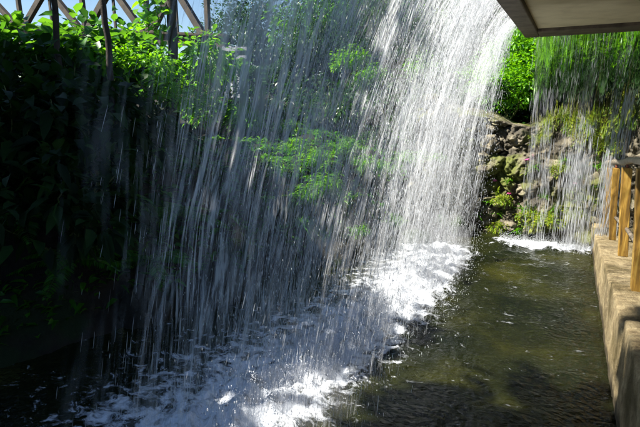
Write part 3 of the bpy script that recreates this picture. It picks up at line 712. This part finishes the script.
def lance(ns, Hh, mat, name, label, L=.2, W=.028):
    """many upright canes with lance leaves (bamboo-like)"""
    root = empty(name, (0, 0, -500), label, 'plant'); Pp = []; Dp = []; st = []
    for i in range(ns):
        a = RNG.uniform(0, 6.283); lean = RNG.uniform(.1, .75); top = np.array([math.cos(a)*lean*Hh, math.sin(a)*lean*Hh, Hh*RNG.uniform(.6, 1.1)])
        t = np.linspace(0, 1, 7)[:, None]; C = top*t+np.array([0, 0, .15*Hh])*np.sin(t*3.14)
        st.append(tube(C, np.linspace(.006, .002, 7), 4))
        for q in RNG.uniform(.25, 1, 16):
            c = np.array([np.interp(q, t[:, 0], C[:, j]) for j in range(3)]); Pp.append(c); Dp.append(rdir(1, -.4, .5)[0]+unit(top)*.6)
    n = len(Pp); V, Fl = leaves(np.array(Pp), np.array(Dp), RNG.uniform(.7, 1.2, n)*L, W, .5)
    obj('leaves', mesh_np('leaves', V, Fl), mat, root); obj('stems', mesh_np('stems', *joinx(st)), M['twig'], root)
    return root
def place(proto, pts, group, s=1.0, used=set()):
    """pts: (x, y, z, scale, label)"""
    for (x, y, z, sc, lab) in pts:
        if proto.name not in used:
            used.add(proto.name); o = proto; o.location = (float(x), float(y), float(z)); o.rotation_euler = (0, 0, random.uniform(0, 6.28)); o.scale = (sc, sc, sc); o['label'] = lab; o['group'] = group
        else: dup(proto, (x, y, z), random.uniform(0, 6.28), lab, group, (sc, sc, sc))

def gp(px_, y_, Yd, dz=0):
    """world point on the bank under a bearing"""
    w = WY(px_, y_, Yd); g = on_ground(w); return (w[0], w[1], g[2]+dz)

# big broad-leaved shrubs, left
big = bush(70, 9, (.95, .95, .7), .24, .25, .12, M['leaf_shaded'], 'broadleaf_shrub', '', 'shrub', droop=.35)
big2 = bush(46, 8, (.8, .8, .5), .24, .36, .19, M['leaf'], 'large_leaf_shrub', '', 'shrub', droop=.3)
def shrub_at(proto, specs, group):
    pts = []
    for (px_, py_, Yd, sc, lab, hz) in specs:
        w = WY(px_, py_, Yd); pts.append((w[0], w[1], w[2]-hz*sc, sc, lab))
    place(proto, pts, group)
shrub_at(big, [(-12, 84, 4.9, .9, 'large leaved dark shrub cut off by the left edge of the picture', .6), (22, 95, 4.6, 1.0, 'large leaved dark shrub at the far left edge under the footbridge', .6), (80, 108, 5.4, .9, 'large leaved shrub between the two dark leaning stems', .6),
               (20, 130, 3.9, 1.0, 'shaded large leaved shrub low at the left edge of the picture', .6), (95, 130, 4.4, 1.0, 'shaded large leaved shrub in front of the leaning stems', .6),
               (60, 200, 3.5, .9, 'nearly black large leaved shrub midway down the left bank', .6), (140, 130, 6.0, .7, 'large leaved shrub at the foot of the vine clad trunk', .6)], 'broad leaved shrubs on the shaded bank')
shrub_at(big2, [(82, 46, 5.9, .8, 'bright large leaved shrub under the footbridge between the two dark stems', .45), (25, 46, 5.6, .75, 'green large leaved shrub at the top left corner under the footbridge', .45), (120, 45, 6.4, .6, 'small large leaved shrub left of the vine clad trunk', .45)], 'large leaved shrubs catching light at the top of the bank')
mid = bush(60, 14, (.8, .8, .65), .2, .16, .08, M['leaf_lime'], 'leafy_shrub', '', 'shrub')
shrub_at(mid, [(118, 66, 5.9, .6, 'sunlit bright green shrub beside the vine clad trunk', .5), (148, 72, 6.0, .6, 'small vivid green shrub right of the sunlit shrub, near the water curtain', .5),
               (208, 112, 8.3, .7, 'low lime shrub on the bank crest behind the left end of the curtain', .5), (243, 122, 8.6, .6, 'low lime shrub on the bank crest left of the dark shrubs', .5), (350, 62, 12.6, .6, 'lime leaved bush high behind the middle of the curtain', .5), (372, 78, 12.2, .5, 'small lime bush right of the high lime bush behind the curtain', .5), (425, 70, 13.0, .6, 'lime bush high behind the brightest part of the curtain', .5), (205, 68, 8.8, 1.1, 'green shrub glimpsed through the left end of the water curtain', .5), (168, 95, 6.3, .5, 'half shaded green shrub below the sunlit shrub', .5)], 'leafy shrubs at the top of the bank')
# ferns on the shaded bank
fn = fern(13, .8, M['leaf'], 'fern', '')
shrub_at(fn, [(160, 135, 5.6, .95, 'arching fern lit at its tips just left of the water curtain', .4), (120, 170, 4.9, .9, 'dark arching fern on the shaded bank, left of the curtain', .4), (170, 190, 5.0, .85, 'fern low on the bank at the left edge of the falling water', .4),
              (70, 235, 3.6, .8, 'dim fern near the waterline at the far left', .4), (150, 240, 4.3, .75, 'dim fern above the waterline behind the near streaks', .4), (215, 210, 6.1, .8, 'fern behind the curtain left of the sunlit plants', .4),
              (20, 190, 3.3, .9, 'dim fern at the left edge of the picture', .4)], 'ferns on the shaded bank')
fnl = lance(30, .62, M['leaf_lime'], 'lance_leaf_plant', '')
shrub_at(fnl, [(280, 172, 7.4, 1.0, 'brightest lime clump of lance leaves behind the middle of the curtain', .4), (258, 160, 7.6, .8, 'lime lance leaved plant left of the brightest clump', .4), (320, 162, 7.9, .95, 'lime lance leaved plant right of the brightest clump', .4),
               (345, 150, 8.6, .8, 'lance leaved plant high on the bank right of centre', .4), (230, 150, 7.6, .85, 'grassy lance leaved plant at the left of the sunlit row', .4), (305, 195, 7.0, .7, 'short lance leaved plant below the brightest clump', .4),
               (385, 170, 8.8, .6, 'small lance leaved plant near the bright right part of the curtain', .4), (345, 200, 7.6, .6, 'low lance leaved plant over the pool edge', .4), (240, 170, 7.4, .7, 'lance leaved plant low at the left of the sunlit row', .4), (290, 130, 9.2, .9, 'lance leaved plant on the bank crest above the brightest clump', .4), (365, 165, 8.3, .75, 'lance leaved plant between the brightest clump and the white water', .4), (325, 185, 7.5, .8, 'lance leaved plant right of and below the brightest clump', .4), (410, 160, 9.2, .7, 'lance leaved plant glimpsed through the white water', .4), (395, 225, 7.9, .45, 'low lance leaved plant over the boulders near the splash', .3), (360, 235, 7.3, .45, 'low lance leaved plant over the middle boulders', .3), (300, 150, 8.4, .9, 'tall lance leaved plant above the brightest clump', .4), (265, 200, 6.9, .7, 'lance leaved plant low left of the brightest clump', .4), (433, 160, 9.6, .6, 'small lance leaved plant behind the right end of the curtain', .4)], 'lance leaved plants on the sunlit bank')
grs = rosette(70, .5, .02, .75, M['leaf'], 'grass_tuft', '', 'grass tuft', (.3, 1))
lab_ = ['grass tuft left of the lime clump', 'grass tuft right below the lime clump', 'grass tuft low behind the left streaks', 'grass tuft above the middle boulder', 'grass tuft on the bank right of centre', 'grass tuft behind the brightest streaks', 'grass tuft near the corner of the pool',
        'upright grass tuft beside the vine clad trunk', 'dark grass tuft below the ferns']
shrub_at(grs, [(245, 185, 7.0, .9, lab_[0], .2), (300, 215, 6.8, .9, lab_[1], .2), (215, 235, 5.8, .9, lab_[2], .2), (330, 225, 7.2, .8, lab_[3], .2), (365, 200, 8.2, .9, lab_[4], .2), (400, 215, 8.6, .7, lab_[5], .2), (440, 215, 9.2, .6, lab_[6], .2), (135, 35, 8.2, 1.2, lab_[7], .2), (130, 215, 4.7, 1, lab_[8], .2)], 'grass tufts on the bank')
# dense low ground cover that nobody could count
n = 26000; X = RNG.uniform(-9, -1.2, n); Y = RNG.uniform(1.5, 12, n); d = sdist(X, Y); k = (d > .35) & (d < 3.2) & (fbm(X*1.5, Y*1.5, seed=44) > .36); X, Y = X[k], Y[k]; Z = gz(X, Y)
n = len(X); V, Fl = leaves(np.stack([X, Y, Z], 1), rdir(n, .1, .9), RNG.uniform(.08, .26, n), RNG.uniform(.03, .08, n), .5)
tag(obj('ground_cover', mesh_np('ground_cover', V, Fl), M['leaf']), 'low leafy ground cover over the planted bank', 'ground cover', kind='stuff')

# plants on the rock wall
br = rosette(16, .30, .035, .55, M['leaf_yellow'], 'bromeliad', '', 'plant', (.15, .95), flower=True)
bn = rosette(18, .32, .03, .6, M['leaf_lime'], 'strap_leaf_plant', '', 'plant', (.1, .95))
def on_rock(px_, py_, sc, lab, lift=0):
    w = WY(px_, py_, 10.0)
    for _ in range(4):
        y = rock_y(w[0], w[2]); w = WY(px_, py_, y-.03)
    return (w[0], w[1], w[2]-.05, sc, lab)
place(br, [on_rock(497, 190, 1.0, 'flowering bromeliad leftmost on the rock wall beside the curtain'), on_rock(506, 200, .8, 'small flowering bromeliad just right below the leftmost one'), on_rock(528, 170, 1.0, 'flowering bromeliad on the pale middle of the rock wall'),
           on_rock(572, 190, .8, 'flowering bromeliad behind the strongest streaks on the right')], 'flowering bromeliads on the rock wall')
place(bn, [on_rock(524, 207, .9, 'yellow green strap leaved plant low in the middle of the rock wall'), on_rock(498, 212, .8, 'strap leaved plant under the leftmost bromeliad'), on_rock(535, 165, .8, 'strap leaved plant directly right of the middle bromeliad'),
           on_rock(566, 158, .7, 'strap leaved plant on the upper ledge right of the middle'), on_rock(587, 198, 1.0, 'yellow green strap leaved plant nearest the railing'), on_rock(596, 165, 1.0, 'strap leaved plant on the ledge above the handrail end'),
           on_rock(477, 213, .9, 'strap leaved plant half hidden by the right end of the curtain'), on_rock(545, 195, .6, 'small strap leaved plant between the two low yellow clumps'), on_rock(612, 150, 1.2, 'leafy strap plant behind the handrail'), on_rock(630, 125, 1.2, 'strap leaved plant high behind the posts'),
           on_rock(510, 178, .6, 'small strap leaved plant on the dark cleft left of the middle bromeliad'), on_rock(553, 208, .7, 'strap leaved plant just above the big moss mound'), on_rock(488, 200, .6, 'small strap leaved plant at the left end of the wall'),
           on_rock(516, 228, .7, 'strap leaved plant at the waterline left of the moss mound'), on_rock(605, 185, .8, 'strap leaved plant behind the first railing post'), on_rock(580, 175, .6, 'small strap leaved plant left of the handrail end')], 'strap leaved plants on the rock wall')
moss = bush(30, 16, (.34, .3, .2), .1, .07, .035, M['leaf_yellow'], 'moss_cushion', '', 'moss', stems=3, zc=.05)
place(moss, [on_rock(545, 222, 1.0, 'yellow green moss mound at the waterline behind the streaks'), on_rock(590, 130, 1.3, 'mossy cushion along the sunlit top of the wall, right'), on_rock(560, 125, 1.0, 'mossy cushion along the top of the wall, middle'),
             on_rock(500, 228, .7, 'small moss cushion at the waterline, left'), on_rock(620, 118, 1.4, 'mossy cushion at the top of the wall near the picture edge'), on_rock(575, 215, .7, 'small moss cushion low behind the right streaks'), on_rock(502, 200, .6, 'small moss cushion between the two leftmost bromeliads'), on_rock(526, 218, .7, 'moss cushion low under the middle of the wall'),
             on_rock(585, 140, .9, 'moss cushion under the sunlit top of the wall, right'), on_rock(540, 140, .6, 'small moss cushion under the roof corner, upper wall'), on_rock(605, 150, .8, 'moss cushion just above the handrail end'), on_rock(560, 170, .6, 'moss cushion in the middle of the right streaks')], 'moss cushions on the rock wall')

# shrubs above the rock wall
ys_ = bush(110, 16, (.8, .7, .9), .2, .13, .065, M['leaf_lime'], 'garden_shrub', '', 'shrub')
shrub_at(ys_, [(512, 92, 11.6, .75, 'lime green bush directly above the rock wall by the curtain', .7), (540, 78, 12.4, .9, 'bright green bush under the corner of the roof', .7), (520, 55, 13.2, .9, 'tall sunlit bush seen just below the roof corner', .7),
               (486, 85, 12.6, .8, 'bush behind the right end of the water curtain', .7), (640, 62, 13.5, 1.0, 'bright bush high at the right edge behind the film of water', .7), (600, 58, 14.2, 1.0, 'bright bush behind the film of water, right of the roof corner', .7)], 'bushes above the rock wall')
bk = bush(90, 14, (1.0, .9, .55), .24, .15, .07, M['leaf_shaded'], 'shade_toned_shrub', '', 'shrub')  # dark leaf colour stands in for the band of shade above the wall
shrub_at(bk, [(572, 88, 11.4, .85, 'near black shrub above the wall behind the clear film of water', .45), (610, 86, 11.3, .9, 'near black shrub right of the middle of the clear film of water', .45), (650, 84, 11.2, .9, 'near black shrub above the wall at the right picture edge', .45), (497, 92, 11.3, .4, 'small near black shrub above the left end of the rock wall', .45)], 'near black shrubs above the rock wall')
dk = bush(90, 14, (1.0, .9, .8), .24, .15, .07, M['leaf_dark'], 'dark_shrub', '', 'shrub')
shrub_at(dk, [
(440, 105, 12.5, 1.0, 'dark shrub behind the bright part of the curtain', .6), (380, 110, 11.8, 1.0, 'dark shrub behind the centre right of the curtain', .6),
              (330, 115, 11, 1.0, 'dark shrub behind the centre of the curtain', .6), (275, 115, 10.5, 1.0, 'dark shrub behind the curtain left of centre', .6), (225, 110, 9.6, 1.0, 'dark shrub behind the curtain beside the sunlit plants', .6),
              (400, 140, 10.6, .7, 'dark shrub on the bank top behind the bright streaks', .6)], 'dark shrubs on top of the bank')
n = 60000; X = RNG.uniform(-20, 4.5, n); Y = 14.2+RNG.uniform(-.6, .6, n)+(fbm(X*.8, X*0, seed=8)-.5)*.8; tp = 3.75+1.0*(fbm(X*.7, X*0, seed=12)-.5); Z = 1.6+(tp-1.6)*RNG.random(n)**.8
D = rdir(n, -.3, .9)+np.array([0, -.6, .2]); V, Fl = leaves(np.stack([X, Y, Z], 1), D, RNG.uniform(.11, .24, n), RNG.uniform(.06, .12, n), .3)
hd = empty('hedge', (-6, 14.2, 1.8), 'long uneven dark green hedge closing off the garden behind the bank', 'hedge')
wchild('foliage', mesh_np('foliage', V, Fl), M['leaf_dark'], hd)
V, Fl = joinx([limb((x, 14.2, 1.3), (x+RNG.normal(0, .3), 14.2+RNG.normal(0, .2), 3.1), .03, .01, 6, .1, 5) for x in np.arange(-16.5, 4.4, .45)])
wchild('stems', mesh_np('stems', V, Fl), M['bark'], hd)
# palm-like plant right of the railing
pf = fern(11, 1.5, M['leaf_dark'], 'palm_plant', '', 30, .2, .03)
place(pf, [(2.5, 9.2, 1.0, 1.0, 'dark palm fronds drooping beside the far end of the railing'), (2.9, 8.2, 1.2, .9, 'dark palm fronds behind the nearer railing posts'), (2.7, 10.0, 1.9, .9, 'dark palm fronds overhanging the rock wall at the right')], 'palm plants beyond the railing')
for o in list(scene.objects):
    if o.name.startswith('palm_plant'): o['category'] = 'palm'

# ------------------------------------------------------------------ trees
def tree(nc, k, rad, size, L, W, mat, height, tr, name, cat='tree', limbs=9, zlo=-.6):
    P, D, C = clumped(nc, k, rad, size, zlo); n = len(P); zc = height
    root = empty(name, (0, 0, -500), '', cat)
    V, Fl = leaves(P+[0, 0, zc], D, RNG.uniform(.65, 1.25, n)*L, RNG.uniform(.8, 1.2, n)*W, .3)
    obj('crown', mesh_np('crown', V, Fl), mat, root)
    fork = np.array([.05*height, .03*height, zc-rad[2]*.55])
    ps = [limb((0, 0, -.3), fork, tr, tr*.65, 9, .05, 10)]
    for i in RNG.choice(len(C), limbs, replace=False): ps.append(limb(fork, C[i]+[0, 0, zc], tr*.5, tr*.08, 8, .1, 6))
    obj('trunk', mesh_np('trunk', *joinx(ps)), M['bark'], root)
    return root
T1 = tree(190, 22, (2.6, 2.6, 2.5), .5, .24, .12, M['leaf'], 3.5, .16, 'broadleaf_tree')
T2 = tree(220, 24, (2.4, 2.4, 2.9), .5, .2, .1, M['leaf_dark'], 3.3, .14, 'evergreen_tree')
def tree_at(proto, specs, group):
    pts = []
    for (px_, Yd, sc, lab) in specs:
        w = WY(px_, 95, Yd); g = on_ground(w); pts.append((g[0], g[1], g[2], sc, lab))
    place(proto, pts, group)
tree_at(T1, [(330, 16, .72, 'green tree behind the middle of the curtain'), (430, 19, .85, 'green tree behind the bright right part of the curtain'), (525, 19, .9, 'sunlit tree behind the corner of the roof'), (610, 20, .9, 'tree far behind the clear film of water'),
             (700, 17, 1.0, 'tree beyond the right edge, its crown under the roof')], 'broadleaf trees behind the garden')
tree_at(T2, [(265, 17, .62, 'dark evergreen behind the curtain, left of centre'), (380, 15, .62, 'dark evergreen behind the curtain, right of centre'), (310, 14, .45, 'low dark evergreen just behind the bank shrubs at the centre'), (350, 19, .95, 'broad dark evergreen far behind the middle of the curtain'), (445, 14, .5, 'low dark evergreen behind the brightest streaks'), (410, 22, 1.1, 'tall dark evergreen far behind the bright part of the curtain'), (240, 21, .8, 'dark evergreen beyond the footbridge end'), (475, 16.5, .72, 'dark evergreen behind the right end of the curtain'), (570, 16, .8, 'dark evergreen behind the clear film of water'),
             (640, 15, .8, 'dark evergreen at the right edge behind the film')], 'dark evergreens behind the garden')
# leaning dark trunks on the left bank, their crowns above the picture
def lean_tree(p0, p1, p2, r, lab, crown_r=.6, nc=3):
    root = empty('slender_tree', p0, lab, 'tree', 'slender trees on the left bank')
    t = np.linspace(0, 1, 24)[:, None]; P = (1-t)**2*np.array(p0)+2*t*(1-t)*np.array(p1)+t*t*np.array(p2)
    P += RNG.normal(0, .008, P.shape)
    wchild('trunk', mesh_np('trunk', *tube(P, np.linspace(r, r*.7, 24), 9)), M['bark'], root)
    Pp, D, C = clumped(nc, 14, (crown_r, crown_r, crown_r*.6), .4, -.7); n = len(Pp)
    V, Fl = leaves(Pp+np.array(p2), D, RNG.uniform(.2, .4, n), RNG.uniform(.08, .16, n), .4)
    wchild('crown', mesh_np('crown', V, Fl), M['leaf_dark'], root)
    return root
def bez(a, b, c): return a, b, c
a = WY(62, 110, 5.0); lean_tree((a[0], a[1], 1.2), WY(58, 55, 5.0), WY(40, -150, 5.0), .05, 'dark slender trunk leaning at the far left in front of the footbridge')
a = WY(112, 110, 5.0); lean_tree((a[0], a[1], 1.3), WY(112, 60, 5.0), WY(85, -150, 5.0), .048, 'second dark slender trunk, leaning left, right of the first')
a = WY(172, 110, 8.0); vt = lean_tree((a[0], a[1], 1.3), WY(173, 40, 8.0), WY(166, -150, 8.0), .11, 'thick dark trunk wrapped in bright climbing leaves beside the curtain', .6, 3)
n = 170; zz = RNG.uniform(2.7, 4.7, n); an = RNG.uniform(0, 6.28, n); c = WY(166, 30, 7.9)
P = np.stack([c[0]+RNG.normal(-.15, .22, n), c[1]-.2+RNG.normal(0, .12, n), zz-.1+RNG.normal(0, .05, n)], 1)
V, Fl = leaves(P, rdir(n, -.5, .4)+np.array([0, -.6, 0]), RNG.uniform(.16, .3, n), RNG.uniform(.12, .2, n), .4)
vst = [limb((c[0]+dx, c[1]-.17, 1.6), (c[0]-.1+dx*2, c[1]-.2, 4.7), .012, .006, 12, .03, 5) for dx in (-.12, .02, .1)]
vine = empty('climbing_vine', (c[0], c[1], 1.6), 'vivid green broad leaved vine climbing the thick trunk left of the curtain', 'vine')
wchild('leaves', mesh_np('leaves', V, Fl), M['leaf_lime'], vine); wchild('stems', mesh_np('stems', *joinx(vst)), M['twig'], vine)
# unseen trees added near left to keep the left bank and near water dark
T3 = tree(330, 26, (3.3, 3.3, 2.0), .7, .55, .34, M['leaf_dark'], 6.4, .28, 'added_shade_tree', limbs=14, zlo=-.9)
T4 = tree(62, 26, (1.9, 1.9, 1.5), .5, .45, .28, M['leaf_dark'], 6.4, .2, 'added_dapple_tree', limbs=10, zlo=-.9)  # unseen gappy crown, added to dapple the curtain and kerb with shade
place(T3, [(-13.1, -.6, 2.2, 1.0, 'large unseen tree added to shade the left bank, nearest the footbridge'), (-8.5, -5.6, 2.2, 1.05, 'large unseen tree added to shade the near end of the pool'), (-12.5, -6.2, 2.3, 1.1, 'large unseen tree added for shade behind the viewpoint'), (-17, 1.2, 2.4, 1.1, 'large unseen tree added for shade far out on the left')], 'large unseen trees added for shade left of the viewpoint')
place(T4, [(-6.2, -1.3, 2.2, 1.0, 'narrow unseen tree added for dappled shade near the left of the viewpoint'), (-8.1, 1.7, 2.2, .68, 'small unseen tree added for dappled shade at the far left of the bank')], 'narrow unseen trees added for dappled shade left of the viewpoint')

# ------------------------------------------------------------------ footbridge trusses beyond the garden
fb = empty('footbridge', (-16, 16, 5), 'timber truss footbridge crossing above the shrubs at the top left', 'bridge')
Yb_ = 16.0
xs_ = list(range(-225, 400, 62)); nodes = [WY(x+23, 30+(x-0)*.03, Yb_) for x in xs_]
n0, n1 = nodes[0], nodes[-1]
def beam(a, b, w, h):
    a = np.array(a, float); b = np.array(b, float); d = b-a; L = np.linalg.norm(d); d /= L; s = np.array([0, 1., 0]); u = np.cross(s, d)
    V = np.array([a+d*L*t+s*w*sy/2+u*h*sz/2 for t in (0, 1) for sy in (-1, 1) for sz in (-1, 1)])
    Fq = np.array([[0, 1, 3, 2], [4, 6, 7, 5], [0, 4, 5, 1], [2, 3, 7, 6], [0, 2, 6, 4], [1, 5, 7, 3]]); return V, Fq
X0, X1 = -32.0, -7.5
def bz(x): return np.interp(x, [WY(23, 29, Yb_)[0], WY(205, 38, Yb_)[0]], [WY(23, 29, Yb_)[2], WY(205, 38, Yb_)[2]]) if WY(23, 29, Yb_)[0] <= x <= WY(205, 38, Yb_)[0] else WY(23, 29, Yb_)[2]+(x-WY(23, 29, Yb_)[0])*(WY(205, 38, Yb_)[2]-WY(23, 29, Yb_)[2])/(WY(205, 38, Yb_)[0]-WY(23, 29, Yb_)[0])
nx_ = [WY(x, 30, Yb_)[0] for x in (-115, -43, 22, 85, 148, 208)]
TH = 1.7
low = beam((nx_[0]-1, Yb_, bz(nx_[0]-1)), (nx_[-1]+1, Yb_, bz(nx_[-1]+1)), .4, .30)
wchild('bottom_beam', mesh_np('bottom_beam', *joinx([low]), smooth=False), M['truss'], fb)
wchild('top_beam', mesh_np('top_beam', *joinx([beam((nx_[0]-1, Yb_, bz(nx_[0])+TH+.3), (nx_[-1]+1, Yb_, bz(nx_[-1])+TH+.3), .42, .3)]), smooth=False), M['truss'], fb)
wchild('deck_edge', mesh_np('deck_edge', *joinx([beam((nx_[0]-1, Yb_-.3, bz(nx_[0]-1)+.12), (nx_[-1]+1, Yb_-.3, bz(nx_[-1]+1)+.12), .12, .06), beam((nx_[0]-1, Yb_-.3, bz(nx_[0]-1)-.26), (nx_[-1]+1, Yb_-.3, bz(nx_[-1]+1)-.26), .1, .16)]), smooth=False), M['truss'], fb)
for i, x in enumerate(nx_):
    wchild('upright', mesh_np('upright', *joinx([beam((x, Yb_, bz(x)), (x, Yb_, bz(x)+TH+.3), .17, .16)]), smooth=False), M['truss'], fb)
    if i < len(nx_)-1:
        x2 = nx_[i+1]; xm = (x+x2)/2
        for (p, q) in (((x+.12, bz(x)), (xm-.1, bz(xm)+TH)), ((xm+.1, bz(xm)+TH), (x2-.12, bz(x2)))):
            wchild('brace', mesh_np('brace', *joinx([beam((p[0], Yb_-.03, p[1]), (q[0], Yb_-.03, q[1]), .2, .24)]), smooth=False), M['truss'], fb)
        wchild('mullion', mesh_np('mullion', *joinx([beam((xm, Yb_+.02, bz(xm)), (xm, Yb_+.02, bz(xm)+TH), .08, .1)]), smooth=False), M['truss'], fb)
for x in (nx_[0], nx_[2], nx_[4], nx_[-1]):
    wchild('pier', mesh_np('pier', *joinx([box(x-.2, x+.2, Yb_-.2, Yb_+.2, 1.5, bz(x)-.2)]), smooth=False), M['slabm'], fb)
# white fence seen through the left end of the curtain
a = WY(216, 50, 13.0); b = WY(236, 50, 13.0)
fc = empty('garden_fence', (a[0], a[1], 3), 'small white painted rail fence behind the left end of the curtain', 'fence')
for dz in (0, -.24): wchild('rail', mesh_np('rail', *joinx([beam((a[0]-.4, 13, a[2]+dz), (b[0]+.4, 13, a[2]+dz), .06, .1)]), smooth=False), M['white'], fc)
for k in range(4):
    x = a[0]+(b[0]-a[0])*k/3; wchild('post', mesh_np('post', *joinx([box(x-.05, x+.05, 13.04, 13.14, 1.8, a[2]+.1)]), smooth=False), M['white'], fc)

# ------------------------------------------------------------------ light
S = np.array([-.95, -.55, 1.2]); S = S/np.linalg.norm(S)
world = bpy.data.worlds.new('World'); scene.world = world; world.use_nodes = True
nt = world.node_tree; bg = nt.nodes['Background']; sk = nt.nodes.new('ShaderNodeTexSky'); sk.sky_type = 'NISHITA'; sk.sun_disc = False
sk.sun_elevation = math.asin(S[2]); sk.sun_rotation = math.atan2(S[0], S[1]); sk.air_density = 1.0; sk.dust_density = .2; sk.ozone_density = 4
nt.links.new(sk.outputs[0], bg.inputs[0]); bg.inputs[1].default_value = .05
sun = bpy.data.lights.new('sun', 'SUN'); sun.energy = 5.0; sun.angle = R(.5); sun.color = (1, .95, .86)
so = bpy.data.objects.new('sun', sun); COL.objects.link(so)
from mathutils import Vector
so.rotation_euler = Vector(tuple(S)).to_track_quat('Z', 'Y').to_euler()
so.location = (-10, -6, 20)

scene.view_settings.view_transform = 'Standard'; scene.view_settings.look = 'None'; scene.view_settings.exposure = 1.65; scene.view_settings.gamma = 1
scene.view_settings.use_curve_mapping = False
c = scene.cycles
c.use_denoising = True; c.max_bounces = 7; c.diffuse_bounces = 3; c.glossy_bounces = 3; c.transmission_bounces = 4; c.transparent_max_bounces = 24
c.caustics_reflective = False; c.caustics_refractive = False; c.sample_clamp_indirect = 6
# unused prototypes must not stay far below the ground
for o in [o for o in scene.objects if o.parent is None and o.location.z < -400]:
    print('UNPLACED', o.name)
